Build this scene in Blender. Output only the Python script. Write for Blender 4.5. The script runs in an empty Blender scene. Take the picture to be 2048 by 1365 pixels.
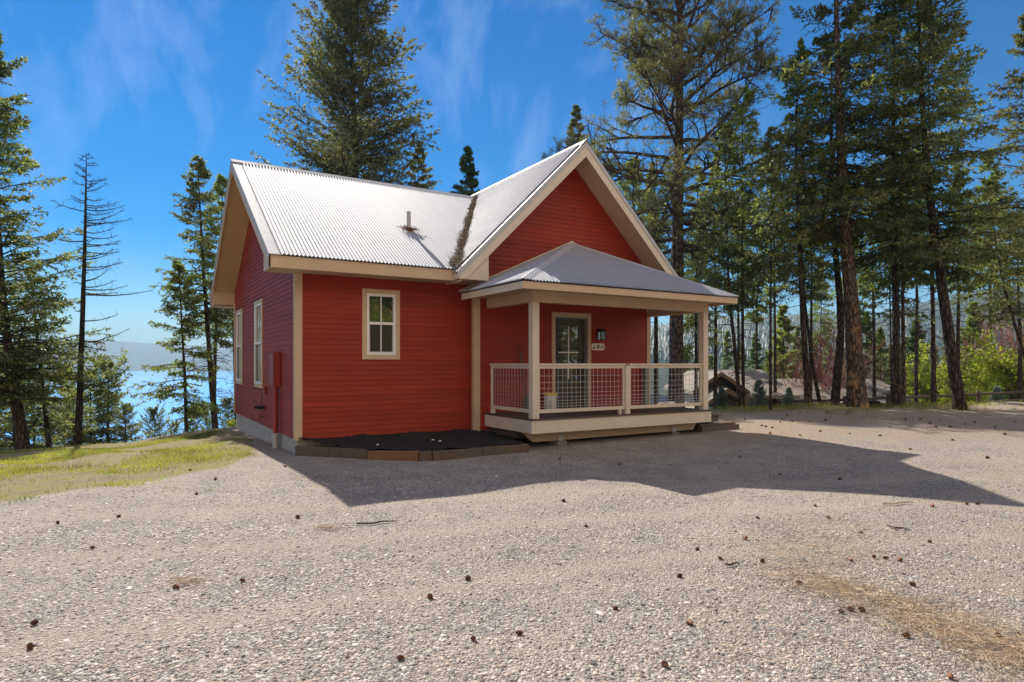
import bpy, math, random
import numpy as np
from mathutils import Vector, Matrix
R = math.radians
scene = bpy.context.scene
C = scene.collection
# ------------------------------------------------------------------ camera
YAW = 31.2
SN, CS = math.sin(R(YAW)), math.cos(R(YAW))
FPX, CX, HY, CH = 1264.0, 1024.0, 728.0, 1.5      # focal length (px of the 2048 photo), centre, eye level, eye height
cam_d = bpy.data.cameras.new('camera'); cam = bpy.data.objects.new('camera', cam_d); C.objects.link(cam)
cam.location = (0, 0, CH); cam.rotation_euler = (R(90), 0, R(-YAW))
cam_d.sensor_width = 36; cam_d.lens = 36 * FPX / 2048; cam_d.shift_y = 45.5 / 2048
cam_d.clip_start = .05; cam_d.clip_end = 60000
scene.camera = cam
# ------------------------------------------------------------------ sky, sun, exposure
SUNV = Vector((-.03, 1.22, 1.0)).normalized()
world = bpy.data.worlds.new('World'); scene.world = world; world.use_nodes = True
wt = world.node_tree; wt.nodes.clear()
def N(t, typ, **k):
    n = t.nodes.new(typ)
    for a, b in k.items():
        if a == 'ins':
            for i, v in b.items(): n.inputs[i].default_value = v
        else: setattr(n, a, b)
    return n
sky = N(wt, 'ShaderNodeTexSky', sky_type='NISHITA', sun_disc=False, sun_elevation=math.asin(SUNV.z), sun_rotation=math.atan2(SUNV.x, SUNV.y),
        altitude=900, air_density=1.1, dust_density=0.1, ozone_density=4.0)
hs = N(wt, 'ShaderNodeHueSaturation', ins={'Saturation': 1.65, 'Value': .76})
tc = N(wt, 'ShaderNodeTexCoord')
# thin cirrus: streaks of noise across the dome
mp = N(wt, 'ShaderNodeMapping'); mp.inputs['Rotation'].default_value = (R(25), R(-35), R(50)); mp.inputs['Scale'].default_value = (6.0, 1.6, 3.0)
n1 = N(wt, 'ShaderNodeTexNoise', ins={'Scale': 1.5, 'Detail': 7.0, 'Roughness': .6, 'Distortion': .35})
n2 = N(wt, 'ShaderNodeTexNoise', ins={'Scale': .9, 'Detail': 2.0, 'Roughness': .5})
cr = N(wt, 'ShaderNodeValToRGB'); cr.color_ramp.elements[0].position = .48; cr.color_ramp.elements[1].position = .80
cr2 = N(wt, 'ShaderNodeValToRGB'); cr2.color_ramp.elements[0].position = .42; cr2.color_ramp.elements[1].position = .62
mu = N(wt, 'ShaderNodeMath', operation='MULTIPLY'); mu2 = N(wt, 'ShaderNodeMath', operation='MULTIPLY', ins={1: .26})
mx = N(wt, 'ShaderNodeMixRGB', ins={2: (6.5, 7.6, 9.2, 1)})
bg = N(wt, 'ShaderNodeBackground', ins={'Strength': .07}); wo = N(wt, 'ShaderNodeOutputWorld')
L = wt.links.new
L(tc.outputs['Generated'], mp.inputs[0]); L(mp.outputs[0], n1.inputs[0]); L(tc.outputs['Generated'], n2.inputs[0])
L(n1.outputs[0], cr.inputs[0]); L(n2.outputs[0], cr2.inputs[0]); L(cr.outputs[0], mu.inputs[0]); L(cr2.outputs[0], mu.inputs[1])
L(mu.outputs[0], mu2.inputs[0]); L(sky.outputs[0], hs.inputs['Color'])
gm = N(wt, 'ShaderNodeGamma', ins={1: 1.0}); tint = N(wt, 'ShaderNodeMixRGB', blend_type='MULTIPLY', ins={0: 1.0, 2: (.80, .97, 1.06, 1)})
L(hs.outputs[0], gm.inputs[0]); L(gm.outputs[0], tint.inputs[1]); L(tint.outputs[0], mx.inputs[1])
L(mu2.outputs[0], mx.inputs[0])
# added warm fill light in the unseen sky behind the photographer, broken by noise
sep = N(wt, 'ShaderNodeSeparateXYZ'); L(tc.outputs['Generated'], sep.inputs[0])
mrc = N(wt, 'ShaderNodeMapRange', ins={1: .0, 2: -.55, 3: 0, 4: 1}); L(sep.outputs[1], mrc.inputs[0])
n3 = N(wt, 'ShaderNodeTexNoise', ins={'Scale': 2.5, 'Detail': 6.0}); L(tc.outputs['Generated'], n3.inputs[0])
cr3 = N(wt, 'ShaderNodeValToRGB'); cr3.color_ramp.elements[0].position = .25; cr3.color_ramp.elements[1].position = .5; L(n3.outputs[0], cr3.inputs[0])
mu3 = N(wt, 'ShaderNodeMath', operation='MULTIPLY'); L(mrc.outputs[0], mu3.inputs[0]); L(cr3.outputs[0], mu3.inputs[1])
sky_fill = N(wt, 'ShaderNodeMixRGB', ins={2: (8.9, 7.8, 6.8, 1)}); L(mu3.outputs[0], sky_fill.inputs[0]); L(mx.outputs[0], sky_fill.inputs[1])
L(sky_fill.outputs[0], bg.inputs[0]); L(bg.outputs[0], wo.inputs[0])
sd = bpy.data.lights.new('sun', 'SUN'); sun = bpy.data.objects.new('sun', sd); C.objects.link(sun)
sd.energy = 4.2; sd.angle = R(.53); sd.color = (1, .92, .80)
sun.rotation_euler = SUNV.to_track_quat('Z', 'Y').to_euler(); sun.location = (0, 0, 60)
scene.view_settings.view_transform = 'Standard'; scene.view_settings.look = 'None'
scene.view_settings.gamma = 1; scene.view_settings.exposure = 1.02
scene.render.engine = 'CYCLES'
scene.cycles.max_bounces = 6; scene.cycles.transparent_max_bounces = 8

# ------------------------------------------------------------------ helpers
def W(px, F):                       # where the sight line through a photo column stands at distance F
    u = (px - CX) / FPX
    return F * (u * CS + SN), F * (-u * SN + CS)
def ZY(y, F): return CH + (HY - y) * F / FPX
def tag(o, label=None, cat=None, group=None, kind=None):
    if label: o['label'] = label
    if cat: o['category'] = cat
    if group: o['group'] = group
    if kind: o['kind'] = kind
    return o
def thing(name, label, cat, loc=(0, 0, 0), rz=0, group=None):
    o = bpy.data.objects.new(name, None); C.objects.link(o); o.location = loc; o.rotation_euler = (0, 0, rz)
    o.empty_display_size = .2
    return tag(o, label, cat, group)
def link(name, me, parent=None):
    o = bpy.data.objects.new(name, me); C.objects.link(o)
    if parent is not None: o.parent = parent
    return o
def mesh_np(name, V, polys, mats, midx=None, smooth=False):
    """V (n,3); polys: list of int arrays (m,k)"""
    me = bpy.data.meshes.new(name); V = np.asarray(V, np.float32)
    polys = [np.asarray(p, np.int32) for p in polys if len(p)]
    me.vertices.add(len(V)); me.vertices.foreach_set('co', V.ravel())
    li = np.concatenate([p.ravel() for p in polys]); cnt = np.concatenate([np.full(len(p), p.shape[1], np.int32) for p in polys])
    me.loops.add(len(li)); me.loops.foreach_set('vertex_index', li)
    st = np.concatenate([[0], np.cumsum(cnt)[:-1]]).astype(np.int32)
    me.polygons.add(len(cnt)); me.polygons.foreach_set('loop_start', st); me.polygons.foreach_set('loop_total', cnt)
    if smooth: me.polygons.foreach_set('use_smooth', np.ones(len(cnt), bool))
    for m in (mats if isinstance(mats, (list, tuple)) else [mats]): me.materials.append(m)
    if midx is not None: me.polygons.foreach_set('material_index', np.asarray(midx, np.int32))
    me.update(calc_edges=True)
    return me
class MB:
    def __init__(s): s.v = []; s.f = []; s.m = []; s.cur = 0
    def poly(s, pts, m=None):
        b = len(s.v); s.v += [tuple(p) for p in pts]; s.f.append(tuple(range(b, b + len(pts)))); s.m.append(s.cur if m is None else m)
    def hexa(s, p):                 # p: 8 points, bottom 0-3 ccw, top 4-7
        b = len(s.v); s.v += [tuple(q) for q in p]
        for f in ((3, 2, 1, 0), (4, 5, 6, 7), (0, 1, 5, 4), (1, 2, 6, 5), (2, 3, 7, 6), (3, 0, 4, 7)):
            s.f.append(tuple(b + i for i in f)); s.m.append(s.cur)
    def box(s, x0, y0, z0, x1, y1, z1):
        s.hexa([(x0, y0, z0), (x1, y0, z0), (x1, y1, z0), (x0, y1, z0), (x0, y0, z1), (x1, y0, z1), (x1, y1, z1), (x0, y1, z1)])
    def bar(s, a, b, w, h, up=(0, 0, 1)):      # box along a-b, w wide, h high
        a = Vector(a); b = Vector(b); d = (b - a).normalized(); u = Vector(up)
        sx = d.cross(u).normalized() * (w / 2); uz = sx.cross(d).normalized() * (h / 2)
        s.hexa([a - sx - uz, a + sx - uz, b + sx - uz, b - sx - uz, a - sx + uz, a + sx + uz, b + sx + uz, b - sx + uz])
    def prism(s, pts, vec):
        n = len(pts); b = len(s.v); v = Vector(vec); s.v += [tuple(p) for p in pts] + [tuple(Vector(p) + v) for p in pts]
        s.f.append(tuple(b + i for i in range(n))[::-1]); s.f.append(tuple(b + n + i for i in range(n))); s.m += [s.cur] * 2
        for i in range(n):
            j = (i + 1) % n; s.f.append((b + i, b + j, b + n + j, b + n + i)); s.m.append(s.cur)
    def tube(s, pts, rad, n=8, cap=True):
        pts = [Vector(p) for p in pts]; rad = rad if isinstance(rad, (list, tuple)) else [rad] * len(pts); b = len(s.v); A = None
        for i, p in enumerate(pts):
            d = (pts[min(i + 1, len(pts) - 1)] - pts[max(i - 1, 0)]).normalized()
            if A is None: A = d.orthogonal().normalized()
            A = (A - d * A.dot(d)).normalized(); B = d.cross(A)
            for k in range(n):
                t = 2 * math.pi * k / n; s.v.append(tuple(p + (A * math.cos(t) + B * math.sin(t)) * rad[i]))
        for i in range(len(pts) - 1):
            for k in range(n):
                j = (k + 1) % n; s.f.append((b + i * n + k, b + i * n + j, b + (i + 1) * n + j, b + (i + 1) * n + k)); s.m.append(s.cur)
        if cap:
            s.f.append(tuple(b + k for k in range(n))[::-1]); s.m.append(s.cur)
            s.f.append(tuple(b + (len(pts) - 1) * n + k for k in range(n))); s.m.append(s.cur)
    def lathe(s, c, prof, n=24):
        s.tube([(c[0], c[1], c[2] + z) for r, z in prof], [r for r, z in prof], n)
    def build(s, name, mats, parent=None, bevel=0, smooth=False):
        me = bpy.data.meshes.new(name); me.from_pydata(s.v, [], s.f)
        for m in (mats if isinstance(mats, (list, tuple)) else [mats]): me.materials.append(m)
        me.polygons.foreach_set('material_index', s.m)
        if smooth:
            me.polygons.foreach_set('use_smooth', [True] * len(s.f))
            me.set_sharp_from_angle(angle=R(40))
        me.update(); o = link(name, me, parent)
        if bevel:
            b = o.modifiers.new('bevel', 'BEVEL'); b.width = bevel; b.segments = 1; b.limit_method = 'ANGLE'
        return o

# ------------------------------------------------------------------ materials
def newmat(name):
    m = bpy.data.materials.new(name); m.use_nodes = True; t = m.node_tree; t.nodes.clear()
    o = N(t, 'ShaderNodeOutputMaterial'); p = N(t, 'ShaderNodeBsdfPrincipled'); t.links.new(p.outputs[0], o.inputs[0])
    return m, t, p, o
def ramp(t, stops, interp='LINEAR'):
    r = N(t, 'ShaderNodeValToRGB'); r.color_ramp.interpolation = interp; e = r.color_ramp.elements
    while len(e) < len(stops): e.new(.5)
    for i, (p, c) in enumerate(stops):
        e[i].position = p; e[i].color = (c[0], c[1], c[2], 1) if isinstance(c, (tuple, list)) else (c, c, c, 1)
    return r
def mat(name, col, rough=.6, metal=0, var=.12, scale=(8, 8, 8), bump=0, bscale=60, island=0, spec=.5, dirt=None):
    """paint / wood / concrete: base colour with a broad and a fine noise, optional per-board variation"""
    m, t, p, o = newmat(name); l = t.links.new
    tc = N(t, 'ShaderNodeTexCoord'); mp = N(t, 'ShaderNodeMapping'); mp.inputs['Scale'].default_value = scale
    l(tc.outputs['Object'], mp.inputs[0])
    n = N(t, 'ShaderNodeTexNoise', ins={'Scale': 1.0, 'Detail': 6.0, 'Roughness': .6}); l(mp.outputs[0], n.inputs[0])
    a = tuple(c * (1 - var) for c in col); b = tuple(min(1, c * (1 + var)) for c in col)
    r = ramp(t, [(.3, a), (.7, b)]); l(n.outputs[0], r.inputs[0]); out = r.outputs[0]
    if island:
        g = N(t, 'ShaderNodeNewGeometry'); mr = N(t, 'ShaderNodeMapRange', ins={3: 1 - island, 4: 1 + island}); l(g.outputs['Random Per Island'], mr.inputs[0])
        k = N(t, 'ShaderNodeMixRGB', blend_type='MULTIPLY', ins={0: 1}); l(out, k.inputs[1]); l(mr.outputs[0], k.inputs[2]); out = k.outputs[0]
    if dirt:
        n3 = N(t, 'ShaderNodeTexNoise', ins={'Scale': dirt[1], 'Detail': 8.0, 'Roughness': .7}); l(tc.outputs['Object'], n3.inputs[0])
        r3 = ramp(t, [(dirt[2], 0), (dirt[2] + .15, 1)]); l(n3.outputs[0], r3.inputs[0])
        k = N(t, 'ShaderNodeMixRGB', ins={2: (*dirt[0], 1)}); l(r3.outputs[0], k.inputs[0]); l(out, k.inputs[1]); out = k.outputs[0]
    l(out, p.inputs['Base Color']); p.inputs['Roughness'].default_value = rough; p.inputs['Metallic'].default_value = metal
    p.inputs['Specular IOR Level'].default_value = spec
    if bump:
        n2 = N(t, 'ShaderNodeTexNoise', ins={'Scale': bscale, 'Detail': 5.0}); l(mp.outputs[0] if bscale < 5 else tc.outputs['Object'], n2.inputs[0])
        bp = N(t, 'ShaderNodeBump', ins={'Strength': bump, 'Distance': .01}); l(n2.outputs[0], bp.inputs['Height']); l(bp.outputs[0], p.inputs['Normal'])
    return m
M = {}
M['siding'] = mat('red_siding', (.27, .028, .011), .55, spec=.25, var=.13, scale=(1.6, 1.6, 14), bump=.12, bscale=2.0, island=.12)
M['red_metal'] = mat('red_paint', (.235, .022, .012), .4, var=.1)
M['trim'] = mat('tan_trim', (.50, .37, .235), .6, var=.06, scale=(3, 3, 3), bump=.08, bscale=90)
M['trim_pale'] = mat('pale_trim', (.60, .51, .39), .55, var=.06, scale=(4, 4, 4), bump=.08, bscale=90, dirt=((.33, .27, .2), 5, .66))
M['vinyl'] = mat('white_vinyl', (.75, .74, .70), .35, var=.03)
M['roof'] = mat('galvanised_roof', (.355, .365, .405), .6, metal=.22, var=.07, scale=(6, 1.2, 1.2), bump=.03, island=0)
M['flash'] = mat('roof_flashing', (.40, .405, .42), .55, metal=.2, var=.08, scale=(5, 5, 5), bump=.12, bscale=6)
M['screw'] = mat('screw_heads', (.10, .10, .11), .5, metal=.5)
M['concrete'] = mat('concrete', (.40, .37, .32), .9, var=.2, scale=(3, 3, 9), bump=.5, bscale=40, dirt=((.22, .17, .12), 3, .58))
M['timber'] = mat('weathered_timber', (.085, .06, .043), .85, var=.35, scale=(30, 4, 30), bump=.5, bscale=60, island=.3)
M['timber_orange'] = mat('orange_timber', (.19, .085, .035), .8, var=.25, scale=(5, 30, 30), bump=.4, bscale=50)
M['deck'] = mat('brown_decking', (.085, .052, .04), .7, var=.3, scale=(4, 30, 30), bump=.3, bscale=60, island=.25)
M['mulch'] = mat('black_mulch', (.009, .008, .008), .95, var=.6, scale=(30, 30, 30), bump=1.0, bscale=70)
M['door'] = mat('dark_door', (.045, .040, .033), .45, var=.1)
M['jamb'] = mat('grey_jamb', (.22, .20, .17), .5, var=.05)
M['black'] = mat('black_metal', (.012, .012, .013), .4, var=.2)
M['steel'] = mat('galvanised_wire', (.50, .49, .47), .4, metal=.6, var=.1)
M['pvc'] = mat('grey_pvc', (.38, .38, .38), .5, var=.08)
M['white'] = mat('white_plastic', (.72, .72, .70), .4, var=.05, dirt=((.4, .36, .3), 9, .64))
M['yellow'] = mat('yellow_lid', (.80, .52, .02), .4, var=.06)
M['cream'] = mat('cream_sign', (.74, .66, .48), .5, var=.03)
M['rust'] = mat('rust', (.16, .07, .035), .9, var=.4, scale=(20, 20, 20), bump=.6)
M['cone'] = mat('cone_scales', (.21, .095, .05), .8, var=.5, scale=(60, 60, 60), island=.4)
M['stick'] = mat('dry_stick', (.10, .075, .055), .9, var=.4, scale=(40, 40, 40))
M['stone'] = mat('boulder_stone', (.22, .20, .18), .9, var=.4, scale=(5, 5, 5), bump=.9, bscale=25)
M['fence'] = mat('fence_wood', (.07, .05, .038), .9, var=.3, scale=(9, 9, 9), bump=.5)
M['nb_wall'] = mat('olive_wall', (.055, .05, .036), .8, var=.1)
M['nb_pale'] = mat('cream_wall', (.42, .36, .22), .8, var=.08)
M['nb_trim'] = mat('brown_trim', (.14, .09, .05), .7, var=.1)

def m_glass(name, col=(.02, .024, .02), rough=.02, spec=1.0):
    m, t, p, o = newmat(name); l = t.links.new
    p.inputs['Base Color'].default_value = (*col, 1); p.inputs['Roughness'].default_value = rough
    p.inputs['IOR'].default_value = 1.9; p.inputs['Specular IOR Level'].default_value = spec
    tc = N(t, 'ShaderNodeTexCoord'); n = N(t, 'ShaderNodeTexNoise', ins={'Scale': 2.2, 'Detail': 1.0}); l(tc.outputs['Object'], n.inputs[0])
    b = N(t, 'ShaderNodeBump', ins={'Strength': .10, 'Distance': .02}); l(n.outputs[0], b.inputs['Height']); l(b.outputs[0], p.inputs['Normal'])
    return m
M['glass'] = m_glass('window_glass')
M['screen'] = m_glass('screened_glass', (.018, .019, .017), .16, .35)
def m_lampglass():
    m, t, p, o = newmat('lamp_glass'); p.inputs['Transmission Weight'].default_value = .85; p.inputs['Roughness'].default_value = .1
    p.inputs['Base Color'].default_value = (.35, .35, .34, 1); return m
M['lampglass'] = m_lampglass()

def m_bark(name, a, b, patch=None):
    m, t, p, o = newmat(name); l = t.links.new
    tc = N(t, 'ShaderNodeTexCoord'); mp = N(t, 'ShaderNodeMapping'); mp.inputs['Scale'].default_value = (11, 11, 2.6); l(tc.outputs['Object'], mp.inputs[0])
    v = N(t, 'ShaderNodeTexVoronoi', feature='DISTANCE_TO_EDGE', ins={'Scale': 1.3, 'Randomness': 1.0}); nn = N(t, 'ShaderNodeTexNoise', ins={'Scale': 1.4, 'Detail': 6.0, 'Roughness': .7})
    l(mp.outputs[0], nn.inputs[0]); ad = N(t, 'ShaderNodeMixRGB', blend_type='ADD', ins={0: .55}); l(mp.outputs[0], ad.inputs[1]); l(nn.outputs['Color'], ad.inputs[2]); l(ad.outputs[0], v.inputs[0])
    r = ramp(t, [(0, a), (.05, a), (.25, b)]); l(v.outputs[0], r.inputs[0])
    mxn = N(t, 'ShaderNodeMixRGB', blend_type='MULTIPLY', ins={0: .7}); r2 = ramp(t, [(.3, .45), (.7, 1.25)]); l(nn.outputs[0], r2.inputs[0]); l(r.outputs[0], mxn.inputs[1]); l(r2.outputs[0], mxn.inputs[2])
    out = mxn.outputs[0]
    if patch:
        g = N(t, 'ShaderNodeTexNoise', ins={'Scale': .9, 'Detail': 5.0, 'Roughness': .6}); l(tc.outputs['Object'], g.inputs[0])
        sx = N(t, 'ShaderNodeSeparateXYZ'); l(tc.outputs['Object'], sx.inputs[0]); mr = N(t, 'ShaderNodeMapRange', ins={1: 0, 2: 5.5, 3: .10, 4: -.08}); l(sx.outputs[2], mr.inputs[0])
        am = N(t, 'ShaderNodeMath', operation='ADD'); l(g.outputs[0], am.inputs[0]); l(mr.outputs[0], am.inputs[1])
        rr = ramp(t, [(.56, 0), (.66, 1)]); l(am.outputs[0], rr.inputs[0]); k = N(t, 'ShaderNodeMixRGB', ins={2: (*patch, 1)}); l(rr.outputs[0], k.inputs[0]); l(out, k.inputs[1]); out = k.outputs[0]
    l(out, p.inputs['Base Color']); p.inputs['Roughness'].default_value = .95; p.inputs['Specular IOR Level'].default_value = .15
    bp = N(t, 'ShaderNodeBump', ins={'Strength': .9, 'Distance': .04}); l(v.outputs[0], bp.inputs['Height']); l(bp.outputs[0], p.inputs['Normal'])
    return m
M['bark_fir'] = m_bark('fir_bark', (.025, .018, .014), (.11, .082, .066))
M['bark_pine'] = m_bark('pine_bark', (.04, .03, .024), (.21, .16, .13))
M['bark_big'] = m_bark('peeling_bark', (.045, .032, .022), (.21, .145, .10), patch=(.42, .24, .09))
M['bark_dead'] = m_bark('dead_bark', (.02, .016, .014), (.06, .048, .04))
M['twig_red'] = mat('red_twigs', (.24, .075, .055), .8, var=.3, island=.3)
M['twig_pale'] = mat('pale_twigs', (.27, .20, .15), .8, var=.3, island=.3)

def m_leaf(name, stops, trans=.52, tcol=None, big=.35):
    """needle foliage: colour per spray (island), light and dark clumps by a broad noise, some light passing through"""
    m, t, p, o = newmat(name); l = t.links.new
    g = N(t, 'ShaderNodeNewGeometry'); r = ramp(t, stops); l(g.outputs['Random Per Island'], r.inputs[0])
    tc = N(t, 'ShaderNodeTexCoord'); n = N(t, 'ShaderNodeTexNoise', ins={'Scale': big, 'Detail': 3.0}); l(tc.outputs['Object'], n.inputs[0])
    r2 = ramp(t, [(.35, .62), (.65, 1.4)]); l(n.outputs[0], r2.inputs[0])
    k = N(t, 'ShaderNodeMixRGB', blend_type='MULTIPLY', ins={0: 1}); l(r.outputs[0], k.inputs[1]); l(r2.outputs[0], k.inputs[2])
    l(k.outputs[0], p.inputs['Base Color']); p.inputs['Roughness'].default_value = .55; p.inputs['Specular IOR Level'].default_value = .35
    tr = N(t, 'ShaderNodeBsdfTranslucent'); k2 = N(t, 'ShaderNodeMixRGB', blend_type='MULTIPLY', ins={0: 1, 2: (*(tcol or (1.45, 1.6, .85)), 1)}); l(k.outputs[0], k2.inputs[1]); l(k2.outputs[0], tr.inputs[0])
    ms = N(t, 'ShaderNodeMixShader', ins={0: trans}); l(p.outputs[0], ms.inputs[1]); l(tr.outputs[0], ms.inputs[2]); l(ms.outputs[0], o.inputs[0])
    return m
M['fir'] = m_leaf('fir_needles', [(0, (0.064, 0.083, 0.036)), (0.5, (0.135, 0.159, 0.064)), (0.85, (0.227, 0.235, 0.09)), (1, (0.341, 0.287, 0.125))])
M['fir_dark'] = m_leaf('dark_fir_needles', [(0, (0.04, 0.068, 0.03)), (0.6, (0.086, 0.129, 0.049)), (1, (0.185, 0.211, 0.071))])
M['fir_olive'] = m_leaf('olive_fir_needles', [(0, (0.062, 0.067, 0.034)), (0.5, (0.132, 0.132, 0.063)), (1, (0.238, 0.206, 0.105))])
M['fir_green'] = m_leaf('green_fir_needles', [(0, (0.083, 0.12, 0.038)), (0.5, (0.172, 0.209, 0.06)), (1, (0.308, 0.303, 0.09))], .52)
M['pine'] = m_leaf('pine_needles', [(0, (.08, .09, .04)), (.5, (.16, .165, .075)), (1, (.28, .25, .12))], .35)
M['pine_green'] = m_leaf('green_pine_needles', [(0, (0.107, 0.139, 0.045)), (0.5, (0.225, 0.252, 0.083)), (1, (0.379, 0.353, 0.12))], .45)
M['spruce_blue'] = m_leaf('blue_spruce_needles', [(0, (.10, .16, .13)), (.5, (.18, .27, .22)), (1, (.30, .40, .33))], .2, (1, 1.1, 1))
M['leaf_spring'] = m_leaf('spring_leaves', [(0, (.20, .24, .03)), (.5, (.30, .35, .045)), (1, (.42, .41, .08))], .5)

def m_ground():
    m, t, p, o = newmat('ground'); l = t.links.new
    tc = N(t, 'ShaderNodeTexCoord'); P = tc.outputs['Object']
    def noise(s, d=4., rgh=.6):
        n = N(t, 'ShaderNodeTexNoise', ins={'Scale': s, 'Detail': d, 'Roughness': rgh}); l(P, n.inputs[0]); return n
    def mix(f, a, b, bt='MIX'):
        k = N(t, 'ShaderNodeMixRGB', blend_type=bt)
        for i, s in enumerate((f, a, b)):
            if isinstance(s, (int, float)): k.inputs[i].default_value = s if i == 0 else (s, s, s, 1)
            elif isinstance(s, tuple): k.inputs[i].default_value = (*s, 1)
            else: l(s, k.inputs[i])
        return k.outputs[0]
    # gravel: two sizes of stones
    v1 = N(t, 'ShaderNodeTexVoronoi', ins={'Scale': 50., 'Randomness': 1.}); v2 = N(t, 'ShaderNodeTexVoronoi', ins={'Scale': 125., 'Randomness': 1.})
    l(P, v1.inputs[0]); l(P, v2.inputs[0])
    st = [(0, (.10, .09, .08)), (.16, (.20, .18, .16)), (.32, (.36, .325, .29)), (.5, (.47, .42, .37)), (.68, (.52, .44, .38)), (.82, (.40, .31, .26)), (.93, (.60, .57, .52)), (1, (.68, .65, .60))]
    s1 = N(t, 'ShaderNodeSeparateColor'); l(v1.outputs['Color'], s1.inputs[0]); s2 = N(t, 'ShaderNodeSeparateColor'); l(v2.outputs['Color'], s2.inputs[0])
    r1 = ramp(t, st); l(s1.outputs[0], r1.inputs[0]); r2 = ramp(t, st); l(s2.outputs[0], r2.inputs[0])
    d1 = ramp(t, [(.0, 1.0), (.34, 1.0), (.64, .38)]); dm = N(t, 'ShaderNodeMath', operation='MULTIPLY', ins={1: 38. / 30}); l(v1.outputs['Distance'], d1.inputs[0])  # shade in the gaps between stones, painted into the gravel colour
    g = mix(.5, r1.outputs[0], r2.outputs[0]); g = mix(.7, g, d1.outputs[0], 'MULTIPLY')
    big = noise(.35, 5.); rb = ramp(t, [(.3, .98), (.7, 1.25)]); l(big.outputs[0], rb.inputs[0]); g = mix(1., g, rb.outputs[0], 'MULTIPLY')
    mid = noise(1.6, 6., .7); rm = ramp(t, [(.42, 0), (.66, .6)]); l(mid.outputs[0], rm.inputs[0]); tk = N(t, 'ShaderNodeAttribute', attribute_name='track'); tm = N(t, 'ShaderNodeMath', operation='MULTIPLY', ins={1: .55}); l(tk.outputs['Fac'], tm.inputs[0])
    tmx = N(t, 'ShaderNodeMath', operation='MAXIMUM'); l(tm.outputs[0], tmx.inputs[0]); l(rm.outputs[0], tmx.inputs[1]); g = mix(tmx.outputs[0], g, (.52, .44, .355))
    # dirt
    fine = noise(26, 8., .75); rf = ramp(t, [(.3, (.20, .135, .095)), (.5, (.36, .265, .19)), (.7, (.52, .41, .31))]); l(fine.outputs[0], rf.inputs[0])
    dirt = mix(.35, rf.outputs[0], r2.outputs[0])
    at = N(t, 'ShaderNodeAttribute', attribute_name='dirt'); an = N(t, 'ShaderNodeMath', operation='ADD'); mm = N(t, 'ShaderNodeMapRange', ins={3: -.35, 4: .35}); l(mid.outputs[0], mm.inputs[0])
    l(at.outputs['Fac'], an.inputs[0]); l(mm.outputs[0], an.inputs[1]); ra = ramp(t, [(.4, 0), (.6, 1)]); l(an.outputs[0], ra.inputs[0])
    c = mix(ra.outputs[0], g, dirt)
    # grass and moss
    gn = noise(2.2, 8., .7); gf = noise(60, 4.); rg = ramp(t, [(.40, (.26, .20, .13)), (.48, (.30, .25, .13)), (.58, (.29, .26, .09)), (.74, (.20, .23, .05))]); l(gn.outputs[0], rg.inputs[0])
    rgf = ramp(t, [(.3, .6), (.7, 1.3)]); l(gf.outputs[0], rgf.inputs[0]); gr = mix(1., rg.outputs[0], rgf.outputs[0], 'MULTIPLY')
    ag = N(t, 'ShaderNodeAttribute', attribute_name='grass'); a2 = N(t, 'ShaderNodeMath', operation='ADD'); l(ag.outputs['Fac'], a2.inputs[0]); l(mm.outputs[0], a2.inputs[1])
    r5 = ramp(t, [(.42, 0), (.58, 1)]); l(a2.outputs[0], r5.inputs[0]); c = mix(r5.outputs[0], c, gr)
    ac = N(t, 'ShaderNodeAttribute', attribute_name='clay'); c = mix(ac.outputs['Fac'], c, (.50, .25, .11))
    # far forest floor
    af = N(t, 'ShaderNodeAttribute', attribute_name='wild'); rw = ramp(t, [(.35, (.035, .05, .02)), (.65, (.10, .10, .045))]); nw = noise(.08, 8.); l(nw.outputs[0], rw.inputs[0])
    c = mix(af.outputs['Fac'], c, rw.outputs[0])
    l(c, p.inputs['Base Color']); p.inputs['Roughness'].default_value = .92; p.inputs['Specular IOR Level'].default_value = .2
    h = N(t, 'ShaderNodeMath', operation='MULTIPLY', ins={1: -1.0}); l(v1.outputs['Distance'], h.inputs[0])
    h2 = N(t, 'ShaderNodeMath', operation='MULTIPLY', ins={1: -.6}); l(v2.outputs['Distance'], h2.inputs[0]); ha = N(t, 'ShaderNodeMath', operation='ADD'); l(h.outputs[0], ha.inputs[0]); l(h2.outputs[0], ha.inputs[1])
    hb = N(t, 'ShaderNodeMath', operation='ADD'); l(ha.outputs[0], hb.inputs[0]); l(fine.outputs[0], hb.inputs[1])
    bp = N(t, 'ShaderNodeBump', ins={'Strength': .9, 'Distance': .022}); l(hb.outputs[0], bp.inputs['Height']); l(bp.outputs[0], p.inputs['Normal'])
    return m
M['ground'] = m_ground()

# ------------------------------------------------------------------ ground
rngG = np.random.default_rng(5)
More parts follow.
